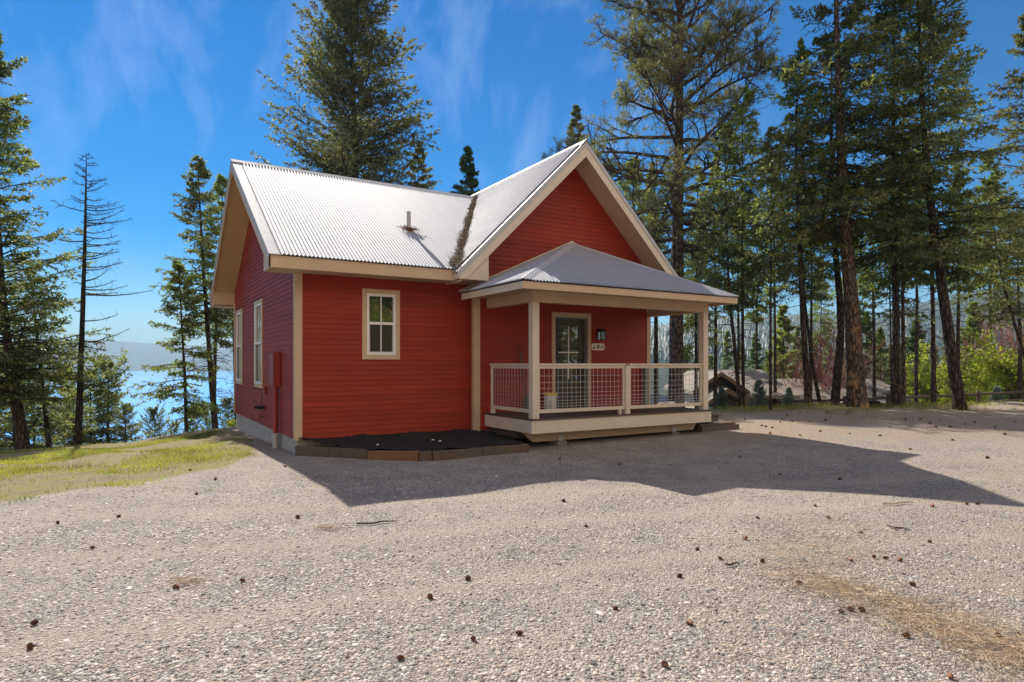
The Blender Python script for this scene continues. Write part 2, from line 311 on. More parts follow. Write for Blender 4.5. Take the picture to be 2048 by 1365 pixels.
# azimuth table: u = tan(angle right of camera axis) -> distance of the crest, height there
EU = np.array([-3.0, -1.2, -.81, -.60, -.44, -.2, .1, .33, .5, .65, .81, 1.5, 3.0])
EF = np.array([16., 18., 20., 20., 20., 23., 24., 20.5, 20., 20.5, 23., 24., 24.])
EZ = np.array([-1.6, -1.5, -1.30, -.95, -.43, -.55, -.3, .05, .17, .17, .13, .1, .1])
def ground_z(x, y):
    x = np.asarray(x, float); y = np.asarray(y, float)
    F = x * SN + y * CS; Rr = x * CS - y * SN; r = np.hypot(F, Rr)
    a = np.arctan2(Rr, F); ta = np.arctan(EU)
    fe = np.interp(a, ta, EF); re = fe * np.interp(a, ta, np.sqrt(1 + EU ** 2).clip(0, 1.6)); ze = np.interp(a, ta, EZ)
    t = ((r - 7) / (re - 7)).clip(0, 1); t = t * t * (1.6 - .6 * t)
    z = -.06 + (ze + .06) * t
    right = np.interp(a, [R(8), R(20)], [0, 1]) * np.interp(a, [R(80), R(100)], [1, 0])
    over = (r - re).clip(0, None)
    zl = -np.minimum(over * .16 + over * over * .006, .34 * over + 2)
    zr = -np.interp(over, [0, 1.5, 8, 24, 120, 600, 1200], [0, .25, 1.1, 4.2, 12, 26, 30])
    drop = zl * (1 - right) + zr * right
    back = np.interp(np.abs(a), [R(95), R(120)], [0, 1]) * (np.abs(a) > R(95))
    z = z + drop * (1 - back)
    z = z + back * ((-y - 13).clip(0, 45) * .42) 
    nz = .03 * np.sin(x * 1.7 + 1.3 * np.sin(y * .9)) * np.cos(y * 1.3 + .7 * x) + .02 * np.sin(3.1 * x + y) 
    z = z + nz * ((r - 4) / 8).clip(.15, 1) * np.where((x > 1.5) & (x < 12.5) & (y > 9) & (y < 20), .3, 1)
    z = z + .055 * np.exp(-(((x - 8.5) / 2.3) ** 4)) * ((y - 9.45) / .3).clip(0, 1) * (y < 12)
    return np.maximum(z, -53)
def gz(x, y): return float(ground_z(x, y))
nr, na = 250, 760
rr = np.concatenate([[0.02], np.geomspace(.6, 9000, nr - 1)])
fr = np.linspace(0, 1, na, endpoint=False)
# finer azimuth steps in front of the camera
aa = -np.pi + 2 * np.pi * fr; aa = aa - .62 * np.sin(aa)
A, RR = np.meshgrid(aa, rr); Fc = RR * np.cos(A); Rc = RR * np.sin(A)
X = Fc * SN + Rc * CS; Y = Fc * CS - Rc * SN; Z = ground_z(X, Y)
V = np.stack([X.ravel(), Y.ravel(), Z.ravel()], 1)
i = np.arange((nr - 1) * na); j = i % na; k = i // na; jn = (j + 1) % na
quads = np.stack([k * na + j, (k + 1) * na + j, (k + 1) * na + jn, k * na + jn], 1)
me = mesh_np('ground', V, [quads], M['ground'], smooth=True)
GL = ([-40, -10, -1.3, .12, 1.2, 1.9, 2.45], [5, 8.1, 9.4, 9.9, 10.6, 12.1, 15.0])
def grass_mask(x, y):
    g = ((y - np.interp(x, *GL)) / 1.1 + .5).clip(0, 1) * (x < 2.6)
    F = x * SN + y * CS; u = (x * CS - y * SN) / np.maximum(F, .1)
    near_house = ((2.6 - x) / 1.2).clip(0, 1)
    g = g * (.35 + .65 * near_house)
    e = np.interp(u, EU, EF)
    gr = ((F - e + 3.0) / 3.0).clip(0, .62) * (u > .28) * (u < 2) * (.55 + .45 * (u < .6)) * (F > 1)
    return np.maximum(g, gr)
xs, ys = V[:, 0], V[:, 1]
Fv = xs * SN + ys * CS; uv = (xs * CS - ys * SN) / np.maximum(np.abs(Fv), .1)
rv = np.hypot(xs, ys)
dirt = ((Fv - 10.5) / 4).clip(0, 1) * ((uv - .2) / .15).clip(0, 1) * (Fv > 0)
dirt = np.maximum(dirt, .42 * ((uv - .35) / .3).clip(0, 1) * (Fv > 4)); dirt = np.maximum(dirt, (ys < -11) * 1.0)
dirt = np.maximum(dirt, ((xs > .9) & (xs < 2.7) & (ys > 12.5) & (ys < 21)) * .8)
def track_mask(x, y):
    F = x * SN + y * CS; u = (x * CS - y * SN) / np.maximum(F, .5); w = .10 * np.sin(u * 5)
    return sum(np.exp(-((F - c0 - w - 1.5 * u) / .24) ** 2) for c0 in (4.6, 6.1, 7.5)) * (F > 2)
wild = ((rv - 34) / 14).clip(0, 1) * (ys > -11)
for nm, arr in (('grass', np.where(ys < -11, .25, grass_mask(xs, ys))), ('dirt', dirt), ('wild', wild), ('track', track_mask(xs, ys)), ('clay', ((-ys - 13) / 2).clip(0, .9))):
    at = me.attributes.new(nm, 'FLOAT', 'POINT'); at.data.foreach_set('value', arr.astype(np.float32))
tag(link('ground', me), kind='structure')

# lake
def m_lake():
    m, t, p, o = newmat('lake_water'); l = t.links.new
    p.inputs['Base Color'].default_value = (.012, .16, .36, 1); p.inputs['Specular IOR Level'].default_value = .04; p.inputs['Roughness'].default_value = .5; p.inputs['IOR'].default_value = 1.33
    tc = N(t, 'ShaderNodeTexCoord'); mp = N(t, 'ShaderNodeMapping'); mp.inputs['Scale'].default_value = (.004, .0012, 1); mp.inputs['Rotation'].default_value = (0, 0, R(30)); l(tc.outputs['Object'], mp.inputs[0])
    n = N(t, 'ShaderNodeTexNoise', ins={'Scale': 1., 'Detail': 6.}); l(mp.outputs[0], n.inputs[0])
    r = ramp(t, [(.35, (.01, .24, .62)), (.7, (.04, .38, .80))]); l(n.outputs[0], r.inputs[0]); l(r.outputs[0], p.inputs['Base Color'])
    n2 = N(t, 'ShaderNodeTexNoise', ins={'Scale': .25, 'Detail': 4.}); l(tc.outputs['Object'], n2.inputs[0]); b = N(t, 'ShaderNodeBump', ins={'Strength': .25, 'Distance': .5}); l(n2.outputs[0], b.inputs['Height']); l(b.outputs[0], p.inputs['Normal'])
    return m
mb = MB(); mb.poly([(-9000, -2500, -50), (9000, -2500, -50), (9000, 9000, -50), (-9000, 9000, -50)])
tag(mb.build('lake', m_lake()), kind='structure')

# hills
def fbm(x, seed, octs=5, base=1.):
    rg = np.random.default_rng(seed); out = np.zeros_like(x, float); a = 1.
    for o_ in range(octs):
        ph = rg.uniform(0, 6.28, 3); out += a * (np.sin(x * base + ph[0]) + .6 * np.sin(x * base * 1.7 + ph[1])); base *= 2.1; a *= .5
    return out
def m_hill(name, stops, sc):
    m, t, p, o = newmat(name); l = t.links.new; tc = N(t, 'ShaderNodeTexCoord'); n = N(t, 'ShaderNodeTexNoise', ins={'Scale': sc, 'Detail': 9., 'Roughness': .65}); l(tc.outputs['Object'], n.inputs[0])
    r = ramp(t, stops); l(n.outputs[0], r.inputs[0]); l(r.outputs[0], p.inputs['Base Color']); p.inputs['Roughness'].default_value = .95; p.inputs['Specular IOR Level'].default_value = .1
    return m
def hills(name, pxs, ys_, D, zb, depth, mt, seed, rough=3.):
    n = 360; m_ = 26; px = np.linspace(pxs[0], pxs[-1], n); yt = np.interp(px, pxs, ys_); u = (px - CX) / FPX
    V = []; 
    for a in range(m_):
        t = a / (m_ - 1); F = D - depth * (1 - t)
        prof = 1 - (1 - t) ** 1.7
        top = (CH + (HY - yt) * D / FPX)
        z = zb + (top - zb) * prof + rough * fbm(u * 60 + t * 5, seed + a // 3, 5) * (.3 + t)
        ex = F * (u * CS + SN); ey = F * (-u * SN + CS); V.append(np.stack([ex, ey, z], 1))
    F = D + depth * .6; V.append(np.stack([F * (u * CS + SN), F * (-u * SN + CS), np.full(n, zb)], 1)); m_ += 1
    V = np.concatenate(V); i = np.arange((m_ - 1) * (n - 1)); r_ = i // (n - 1); c_ = i % (n - 1)
    q = np.stack([r_ * n + c_, r_ * n + c_ + 1, (r_ + 1) * n + c_ + 1, (r_ + 1) * n + c_], 1)
    tag(link(name, mesh_np(name, V, [q], mt, smooth=True)), kind='structure'); return V, n, m_ - 1
hf = m_hill('far_hill', [(.35, (.05, .06, .04)), (.65, (.12, .11, .08))], .004)
hn = m_hill('forest_hill', [(.35, (.02, .032, .014)), (.6, (.05, .06, .026)), (.75, (.10, .085, .05))], .02)
hills('far_shore_hills', [-900, -300, 0, 100, 150, 230, 300, 420, 600, 1000, 1500], [700, 696, 688, 683, 679, 682, 688, 694, 690, 686, 690], 5400, -52, 1000, hf, 3, 2.)
HV, hn_, hm_ = hills('forested_hills', [1150, 1350, 1450, 1520, 1615, 1731, 1790, 1830, 1880, 1929, 1995, 2100, 2400, 2900], [676, 664, 650, 655, 645, 655, 642, 631, 615, 606, 598, 588, 600, 640], 1900, -30, 1250, hn, 8, 2.5)
# conifers on that hill: far-off wood, one mass
rg = np.random.default_rng(4); nt = 16000
a_ = rg.integers(4, hm_ - 1, nt); c_ = rg.integers(0, hn_ - 1, nt); f1 = rg.random(nt)[:, None]; f2 = rg.random(nt)[:, None]
Pt = HV[a_ * hn_ + c_] * (1 - f1) + HV[a_ * hn_ + c_ + 1] * f1; Pn = HV[(a_ + 1) * hn_ + c_]; Pt = Pt * (1 - f2) + (Pn + (Pt - HV[a_ * hn_ + c_])) * f2
hh = rg.uniform(9, 24, nt); ww = hh * .16
ang = np.arange(5) / 5 * 2 * np.pi
ring = np.stack([np.cos(ang), np.sin(ang), np.zeros(5)], 1)[None] * ww[:, None, None] + (Pt - [0, 0, 1.5])[:, None]
tip = Pt + np.stack([np.zeros(nt), np.zeros(nt), hh], 1)
Vt = np.concatenate([ring, tip[:, None]], 1).reshape(-1, 3); b_ = np.arange(nt)[:, None] * 6
tr = np.concatenate([np.concatenate([b_ + k_, b_ + (k_ + 1) % 5, b_ + 5], 1) for k_ in range(5)])
tag(link('distant_forest', mesh_np('distant_forest', Vt, [tr], m_leaf('far_conifers', [(0, (.018, .03, .014)), (.6, (.035, .055, .022)), (1, (.08, .085, .035))], .1))), 'dark conifer wood covering the distant hillside', 'forest', kind='stuff')

# ------------------------------------------------------------------ the cabin
XL, XJ, XR = 2.52, 5.97, 10.70          # left wall, jog, right wall
YM, YG, YB = 11.53, 11.30, 19.07        # main front, gable front, back
XR0, YE = 1.95, 10.90                   # left rake, main front eave
RY, RZ = 15.28, 6.03; MS = (RZ - 3.32) / (RY - YE)
GX, GZ, GS, GF = 8.33, 6.25, .987, 10.70  # gable ridge x, z, slope, front rake y
GE = 5.31; GER = 2 * GX - GE            # gable eaves
YBE = 2 * RY - YE
ZS, ZF = .16, -1.2                      # bottom of siding, bottom of foundation
def mz(y): return RZ - MS * abs(y - RY)
def gzr(x): return GZ - GS * abs(x - GX)
cab = thing('cabin', 'red clapboard cabin with tan trim, corrugated metal roofs and a railed front porch', 'cabin', (0, 0, 0))
def P_(mb, name, mt, bevel=0, parent=cab, smooth=False): return mb.build(name, mt, parent, bevel, smooth)

def siding(axis, c, s0, s1, z0, top, holes=(), outward=-1, seed=0):
    """lap boards on a wall plane; axis 'y' = wall facing along y at y=c spanning x; top(s) roof height or number"""
    rg = random.Random(seed); mb = MB(); z = z0; E = .094
    tf = top if callable(top) else (lambda s: top)
    def lim(zv):                    # span still below the roof at height zv
        lo, hi = s0, s1
        if callable(top):
            ss = np.linspace(s0, s1, 241); ok = [q for q in ss if tf(q) >= zv]
            if not ok: return None
            lo, hi = ok[0], ok[-1]
        return lo, hi
    zmax = max(tf(q) for q in np.linspace(s0, s1, 101))
    while z < zmax - .005:
        zt = min(z + E, zmax); a = lim(z); b = lim(zt - 1e-4) or None
        if a is None: break
        if b is None: mid = (a[0] + a[1]) / 2; b = (mid - .01, mid + .01)
        cuts = [(a[0], a[1])]
        for h in holes:
            if z < h[3] and zt > h[2]:
                new = []
                for (p, q) in cuts:
                    if q <= h[0] or p >= h[1]: new.append((p, q)); continue
                    if p < h[0]: new.append((p, h[0]))
                    if q > h[1]: new.append((h[1], q))
                cuts = new
        for (p, q) in cuts:
            # butt joints
            segs = []; s = p; nx = p + rg.uniform(1.2, 3.6)
            while nx < q - .5: segs.append((s, nx)); s = nx + .004; nx += rg.uniform(2.0, 3.6)
            segs.append((s, q))
            for (u0, u1) in segs:
                t0 = max(u0, b[0]) if u0 == a[0] else u0; t1 = min(u1, b[1]) if u1 == a[1] else u1
                j = rg.uniform(-.0012, .0012)
                ob, ot = outward * (.015 + j), outward * .003
                if axis == 'y': pts = [(u0, c + ob, z), (u1, c + ob, z), (t1, c + ot, zt), (t0, c + ot, zt)]; un = [(u0, c + outward * .002, z + .0), (u1, c + outward * .002, z + .0)]
                else: pts = [(c + ob, u0, z), (c + ob, u1, z), (c + ot, t1, zt), (c + ot, t0, zt)]; un = [(c + outward * .002, u0, z), (c + outward * .002, u1, z)]
                bI = len(mb.v); mb.v += pts + un; mb.f += [(bI, bI + 1, bI + 2, bI + 3), (bI + 1, bI, bI + 4, bI + 5)]; mb.m += [0, 0]
        z += E
    return mb
WIN = (3.71, 4.45, 1.58, 2.905); DOOR = (7.93, 8.83, .5, 2.53)
core = MB(); core.box(XL + .012, YM + .012, ZS - .02, XJ + .3, YB - .01, 3.18); core.box(XJ + .012, YG + .16, ZS - .02, XR - .012, YB - .03, 3.14)
core.prism([(XL + .012, YM + .05, 3.1), (XL + .012, YB - .05, 3.1), (XL + .012, RY, RZ - .32)], (4, 0, 0))
gp = [(XJ + .03, YG + .012, 3.14), (XR - .03, YG + .012, 3.14), (GX, YG + .012, GZ - .35)]
core.prism(gp, (0, 7.5, 0))
core.box(XJ + .012, YG + .012, ZS - .02, DOOR[0] - .01, YG + .159, 3.139); core.box(DOOR[1] + .01, YG + .012, ZS - .02, XR - .012, YG + .159, 3.139); core.box(DOOR[0] - .009, YG + .012, DOOR[3] + .01, DOOR[1] + .009, YG + .159, 3.138)
P_(core, 'wall_core', M['siding'])
P_(siding('y', YM, XL, XJ, ZS, 3.16, [WIN], seed=1), 'front_wall', M['siding'])
P_(siding('y', YG, XJ, XR, ZS, lambda s: min(3.0 + 9 * 1, gzr(s) - .22), [DOOR], seed=2), 'gable_wall', M['siding'])
SW = [(14.71, 15.75), (17.62, 18.72)]
P_(siding('x', XL, YM, YB, ZS, lambda s: mz(s) - .22, [(a, b, .96, 2.94) for a, b in SW], seed=3), 'side_wall', M['siding'])
P_(siding('x', XJ, YG, YM, ZS, 3.16, seed=4), 'return_wall', M['siding'])
P_(siding('x', XR, YG, YB, ZS, 3.16, outward=1, seed=5), 'right_wall', M['siding'])
P_(siding('y', YB, XL, XR, ZS, 3.16, outward=1, seed=6), 'back_wall', M['siding'])
f = MB(); f.box(XL + .03, YM + .03, ZF, XJ, YB - .03, ZS - .0); f.box(XJ - .1, YG + .03, ZF, XR - .03, YB - .04, ZS - .003); P_(f, 'foundation', M['concrete'])
def cboard(name, x0, y0, x1, y1, z0, z1, mt='trim'):
    b = MB(); b.box(x0, y0, z0, x1, y1, z1); return P_(b, name, M[mt], .003)
cboard('corner_board', XL - .028, YM - .028, XL + .105, YM + .0, ZS - .02, 3.16)
cboard('corner_board', XL - .028, YM + .001, XL, YM + .10, ZS - .02, 3.16)
cboard('corner_board', XL - .028, YB - .1, XL, YB + .02, ZS - .02, 3.16)
cboard('corner_board', XJ - .028, YG - .028, XJ + .105, YG, ZS - .06, 3.13)
cboard('corner_board', XJ - .028, YG + .001, XJ, YG + .09, ZS - .06, 3.13)
cboard('corner_board', XR - .09, YG - .028, XR + .028, YG, ZS - .02, 3.13)
cboard('corner_board', XR, YG + .001, XR + .028, YG + .09, ZS - .02, 3.13)
# --- eaves, soffits, fascia (main)
FB = 3.085
e = MB(); e.box(XR0 + .03, YE + .02, FB + .02, XJ - .03, YM - .0, FB + .024); P_(e, 'soffit', M['trim'])
e = MB(); e.box(XR0 + .0, YE, FB, GE + .02, YE + .022, 3.29); P_(e, 'fascia', M['trim'], .003)
e = MB(); e.box(XR0 + .03, YB, FB + .02, GE + .3, YBE - .02, FB + .04); P_(e, 'soffit', M['trim'])
e = MB(); e.box(XR0, YBE - .022, FB, GE + .02, YBE, 3.29); P_(e, 'fascia', M['trim'], .003)
# rake soffits (sloped undersides of the side overhang) with boxed returns and barge boards
th = .21
for s in (1, -1):
    ye = YE if s == 1 else YBE; yw = YM if s == 1 else YB
    so = MB(); a, b = (ye + s * .03), RY
    so.prism([(XR0 + .03, a, mz(a) - th), (XR0 + .03, b, mz(b) - th), (XR0 + .03, b, mz(b) - th + .03), (XR0 + .03, a, mz(a) - th + .03)], (XL - XR0 + .02, 0, 0)); P_(so, 'rake_soffit', M['trim'])
    bb = MB(); bb.prism([(XR0, ye, mz(ye) - .235 if False else FB), (XR0, ye, mz(ye) - .035), (XR0, RY, RZ - .035), (XR0, RY, RZ - .25), (XR0, ye + s * .35, mz(ye + s * .35) - .25)] , (.028, 0, 0)); P_(bb, 'barge_board', M['trim'])
    bx = MB(); y1 = yw + s * .0; bx.prism([(XR0 + .029, ye + s * .024, FB + .002), (XR0 + .029, y1, FB + .002), (XR0 + .029, y1, mz(y1) - th), (XR0 + .029, ye + s * .024, mz(ye) - .12)], (XL - XR0 - .03, 0, 0)); P_(bx, 'eave_return', M['trim'])
# --- gable front eaves
sg = [(GE, GX, 1), (GER, GX, -1)]
for x0, x1, s in sg:
    so = MB(); a = x0 + s * .03
    so.prism([(a, GF + .03, gzr(a) - .25), (x1, GF + .03, gzr(x1) - .25), (x1, GF + .03, gzr(x1) - .22), (a, GF + .03, gzr(a) - .22)], (0, YG - GF - .01, 0)); P_(so, 'rake_soffit', M['trim'])
    bb = MB(); bb.prism([(x0, GF, 3.11), (x0, GF, gzr(x0) - .04), (x1, GF, GZ - .04), (x1, GF, GZ - .33), (x0 + s * .16, GF, 3.11)], (0, .029, 0)); P_(bb, 'barge_board', M['trim_pale'])
    xw = XJ if s == 1 else XR
    bx = MB(); bx.prism([(x0 + s * .002, GF + .030, 3.112), (xw, GF + .030, 3.112), (xw, GF + .030, gzr(xw) - .2), (x0 + s * .002, GF + .030, gzr(x0) - .05)], (0, YG - GF - .05, 0))
    P_(bx, 'eave_return', M['trim_pale'])
e = MB(); e.box(XR, YG, 3.11, GER - .02, YBE, 3.13); P_(e, 'soffit', M['trim'])
e = MB(); e.box(GER - .022, GF + .03, 3.09, GER, YBE, 3.25); P_(e, 'fascia', M['trim'], .003)
tri = MB(); tri.prism([(XJ + .02, YB + .0, 3.1), (XR - .02, YB, 3.1), (GX, YB, GZ - .3)], (0, .03, 0)); P_(tri, 'back_gable', M['siding'])

# --- corrugated roofs
def corr(origin, run, up, width, fn_len, amp=.0125, pitch=.068, seg=8, fn0=None, screws=True, inset=0, rows=4, seed=0):
    """sheet: origin corner at the eave, run = unit vector along the eave, up = unit vector up the slope; fn_len(s) slope length at s"""
    o = np.array(origin, float); rn = np.array(run, float); up = np.array(up, float); nrm = np.cross(rn, up); nrm /= np.linalg.norm(nrm)
    if nrm[2] < 0: nrm = -nrm
    n = int(width / pitch * seg) + 1; s = np.linspace(0, width, n)
    h = amp * np.cos(s / pitch * 2 * np.pi) + amp
    l1 = np.array([fn_len(q) for q in s]); l0 = np.array([fn0(q) if fn0 else 0. for q in s])
    lo = o + s[:, None] * rn + h[:, None] * nrm + l0[:, None] * up; hi = o + s[:, None] * rn + h[:, None] * nrm + l1[:, None] * up
    rgx = random.Random(seed); V = np.concatenate([lo, hi]); i = np.arange(n - 1); q = np.stack([i, i + 1, n + i + 1, n + i], 1)
    polys = [q]; mid = [np.zeros(n - 1, int)]
    if screws:
        sv = []; sf = []; c = len(V); ks = np.arange(0, int(width / pitch), 3); Lm = l1.max()
        for r_ in range(rows):
            d = Lm * (r_ + .12) / rows
            for kk in ks:
                sc_ = kk * pitch; ll = fn_len(min(sc_, width)); l00 = fn0(sc_) if fn0 else 0
                if d > ll - .1 or d < l00 + .02: continue
                p = o + sc_ * rn + (2 * amp + .003) * nrm + (d + rgx.uniform(-.01, .01)) * up
                for dx, dy in ((-1, -1), (1, -1), (1, 1), (-1, 1)): sv.append(p + rn * dx * .009 + up * dy * .012)
                sf.append([c, c + 1, c + 2, c + 3]); c += 4
        if sv: V = np.concatenate([V, np.array(sv)]); polys.append(np.array(sf)); mid.append(np.ones(len(sf), int))
    return V, polys, np.concatenate(mid)
def roofpart(name, data, parent=cab):
    me = mesh_np(name, data[0], data[1], [M['roof'], M['screw']], data[2], smooth=True); return link(name, me, parent)
def valley0(s):
    x = XR0 + .17 + s
    return 0. if x < GE + .02 else max(0., (RY - (RZ - gzr(x)) / MS - YE) / ((RY - YE) / math.hypot(RY - YE, RZ - 3.32)) - .05)
LM = math.hypot(RY - YE, RZ - 3.32); upm = np.array([0, RY - YE, RZ - 3.32]) / LM
roofpart('roof_sheet', corr((XR0 + .17, YE - .035, mz(YE) - .022), (1, 0, 0), upm, GX - .12 - XR0 - .17, lambda s: LM + .03, fn0=valley0, seed=1))
upb = upm * [1, -1, 1]
roofpart('roof_sheet', corr((XR0 + .17, YBE + .035, mz(YE) - .022), (1, 0, 0), upb, GX - .12 - XR0 - .17, lambda s: LM + .03, fn0=valley0, screws=False))
LG = math.hypot(GX - GE, GZ - gzr(GE)); upg = np.array([GX - GE, 0, GZ - gzr(GE)]) / LG
roofpart('roof_sheet', corr((GE - .03, GF + .12, gzr(GE) - .03), (0, 1, 0), upg, YBE - GF - .12, lambda s: LG + .03, seed=2, rows=6, amp=.016))
roofpart('roof_sheet', corr((GER + .03, GF + .12, gzr(GE) - .03), (0, 1, 0), upg * [-1, 1, 1], YBE - GF - .12, lambda s: LG + .03, seed=3, rows=6))
# roof decks under the sheets
d_ = MB()
for s, ye in ((1, YE), (-1, YBE)):
    d_.prism([(XR0 + .032, ye + s * .03, mz(ye) - .075), (XR0 + .032, RY, RZ - .055), (XR0 + .032, RY, RZ - .14), (XR0 + .032, ye + s * .03, mz(ye) - .115)], (GE - XR0 - .0, 0, 0))
for s, xe in ((1, GE), (-1, GER)):
    d_.prism([(xe + s * .03, GF + .032, gzr(xe) - .075), (GX, GF + .032, GZ - .075), (GX, GF + .032, GZ - .17), (xe + s * .03, GF + .032, gzr(xe) - .115)], (0, YBE - GF - .1, 0))
P_(d_, 'roof_deck', M['trim'])
# flashings: rakes, ridges
fl = MB()
for s, ye in ((1, YE), (-1, YBE)):
    a = (ye - s * .03); z_ = lambda y: RZ - MS * abs(y - RY) + .004
    fl.prism([(XR0 - .012, a, z_(a)), (XR0 - .012, RY, RZ + .004), (XR0 - .012, RY, RZ - .010), (XR0 - .012, a, z_(a) - .016)], (.20, 0, 0))
    fl.prism([(XR0 - .012, a, z_(a)), (XR0 - .012, RY, RZ + .004), (XR0 - .012, RY, RZ - .085), (XR0 - .012, a, z_(a) - .085)], (.009, 0, 0))
P_(fl, 'rake_flashing', M['flash'])
fl = MB()
for s, xe in ((1, GE), (-1, GER)):
    a = xe - s * .03; z_ = lambda x: gzr(x) + .006
    fl.prism([(a, GF - .012, z_(a)), (GX, GF - .012, GZ + .006), (GX, GF - .012, GZ - .012), (a, GF - .012, z_(a) - .016)], (0, .15, 0))
    fl.prism([(a, GF - .012, z_(a)), (GX, GF - .012, GZ + .006), (GX, GF - .012, GZ - .12), (a, GF - .012, z_(a) - .12)], (0, .009, 0))
P_(fl, 'rake_flashing', M['flash'])
rc = MB()
rc.prism([(XR0 - .014, RY - .13, mz(RY - .13) + .026), (XR0 - .014, RY, RZ + .035), (XR0 - .014, RY + .13, mz(RY + .13) + .026), (XR0 - .014, RY + .13, mz(RY + .13) + .02), (XR0 - .014, RY, RZ + .028), (XR0 - .014, RY - .13, mz(RY - .13) + .02)], (GX - XR0 - .12, 0, 0))
P_(rc, 'ridge_cap', M['flash'])
rc = MB()
rc.prism([(GX - .12, GF - .014, gzr(GX - .12) + .028), (GX, GF - .014, GZ + .04), (GX + .12, GF - .014, gzr(GX + .12) + .028), (GX + .12, GF - .014, gzr(GX + .12) + .02), (GX, GF - .014, GZ + .03), (GX - .12, GF - .014, gzr(GX - .12) + .02)], (0, YBE - GF, 0))
P_(rc, 'ridge_cap', M['flash'])
# vent pipe
v = MB(); v.tube([(5.03, 12.5, 4.28), (5.03, 12.5, 4.70)], .043, 16, False); v.tube([(5.03, 12.5, 4.28), (5.03, 12.5, 4.69)], .036, 16, False); vo = P_(v, 'vent_pipe', M['pvc'], smooth=True)
v = MB(); v.tube([(5.03, 12.5, 4.24), (5.03, 12.49, 4.36)], [.11, .055], 14); P_(v, 'pipe_boot', M['rust'], parent=vo)

# --- windows
def sash_window(holder, axis, c, a, b, z0, z1, out):
    """out = outward direction sign; builds casing, vinyl frame, meeting rail, panes, muntins"""
    def bx(mb, s0, s1, za, zb, d0, d1):
        lo, hi = sorted((c + out * d0, c + out * d1))
        if axis == 'y': mb.box(s0, lo, za, s1, hi, zb)
        else: mb.box(lo, s0, za, hi, s1, zb)
    w = MB(); t = .088
    bx(w, a, b, z1 - t, z1, .0, .030); bx(w, a, b, z0, z0 + t, .0, .030); bx(w, a, a + t, z0 + t, z1 - t, .0, .030); bx(w, b - t, b, z0 + t, z1 - t, .0, .030)
    cs = P_(w, 'window', M['trim'], .002)
    ia, ib, iz0, iz1 = a + t, b - t, z0 + t, z1 - t; ft = .045; zm = (iz0 + iz1) / 2 + .02
    fr = MB(); bx(fr, ia, ib, iz1 - ft, iz1, -.02, .034); bx(fr, ia, ib, iz0, iz0 + ft, -.02, .036); bx(fr, ia, ia + ft, iz0 + ft, iz1 - ft, -.02, .034); bx(fr, ib - ft, ib, iz0 + ft, iz1 - ft, -.02, .034); bx(fr, ia + ft, ib - ft, zm - .025, zm + .025, -.02, .028)
    P_(fr, 'frame', M['vinyl'], .002, cs)
    mtn = MB(); mid = (ia + ib) / 2; bx(mtn, mid - .01, mid + .01, iz0 + ft, zm - .025, -.004, .006); bx(mtn, mid - .01, mid + .01, zm + .025, iz1 - ft, -.004, .010); P_(mtn, 'muntin', M['vinyl'], 0, cs)
    pn = MB(); bx(pn, ia + ft, ib - ft, zm + .025, iz1 - ft, -.015, -.005); P_(pn, 'pane', M['glass'], 0, cs)
    pn = MB(); bx(pn, ia + ft, ib - ft, iz0 + ft, zm - .025, -.015, -.006); P_(pn, 'pane', M['screen'], 0, cs)
    sf = MB(); e1 = .018
    bx(sf, ia + ft, ib - ft, iz0 + ft, iz0 + ft + e1, -.004, .02); bx(sf, ia + ft, ia + ft + e1, iz0 + ft + e1, zm - .025, -.004, .02); bx(sf, ib - ft - e1, ib - ft, iz0 + ft + e1, zm - .025, -.004, .02); P_(sf, 'screen_frame', M['pvc'], 0, cs)
    return cs
o = sash_window(cab, 'y', YM, *WIN[:2], *WIN[2:], -1); o['label'] = 'double hung window in the front wall'
for i_, (a, b) in enumerate(SW):
    o = sash_window(cab, 'x', XL, a, b, .96, 2.94, -1); o['label'] = ['nearer tall window of the side wall', 'farther tall window of the side wall'][i_]
# --- door
DY = YG + .10
dr = MB(); g0, g1, gb, gt = 8.10, 8.66, 1.16, 2.34
a0, a1, b0, b1 = DOOR
dr.box(a0 + .02, DY, b0 + .02, g0, DY + .045, b1 - .03); dr.box(g1, DY, b0 + .02, a1 - .02, DY + .045, b1 - .03); dr.box(g0, DY, gt, g1, DY + .045, b1 - .03); dr.box(g0, DY, b0 + .02, g1, DY + .045, gb)
dr.box(g0 + .02, DY - .01, b0 + .2, g0 + .24, DY - .001, gb - .14); dr.box(g0 + .32, DY - .01, b0 + .2, g1 - .02, DY - .001, gb - .14)
dro = P_(dr, 'door', M['door'], .003)
gl = MB(); gl.box(g0 + .0, DY + .015, gb, g1, DY + .03, gt); P_(gl, 'door_glass', M['glass'], 0, dro)
mu_ = MB(); mc = (g0 + g1) / 2; mu_.box(mc - .012, DY - .004, gb, mc + .012, DY + .014, gt); mu_.box(g0, DY - .003, 1.74, g1, DY + .013, 1.766); P_(mu_, 'muntin', M['vinyl'], 0, dro)
bd = MB(); q = .016
bd.box(g0 - .025, DY - .012, gb - .025, g0, DY - .001, gt + .025); bd.box(g1, DY - .012, gb - .025, g1 + .025, DY - .001, gt + .025); bd.box(g0, DY - .012, gt, g1, DY - .001, gt + .025); bd.box(g0, DY - .012, gb - .025, g1, DY - .001, gb); P_(bd, 'glazing_bead', M['door'], 0, dro)
hd = MB(); hd.tube([(a1 - .09, DY - .002, 1.42), (a1 - .09, DY - .045, 1.42)], .022, 12); hd.tube([(a1 - .09, DY - .045, 1.42), (a1 - .09, DY - .075, 1.42)], [.028, .022], 12); hd.box(a1 - .12, DY - .016, 1.50, a1 - .06, DY - .001, 1.62); P_(hd, 'handle', M['black'], 0, dro, True)
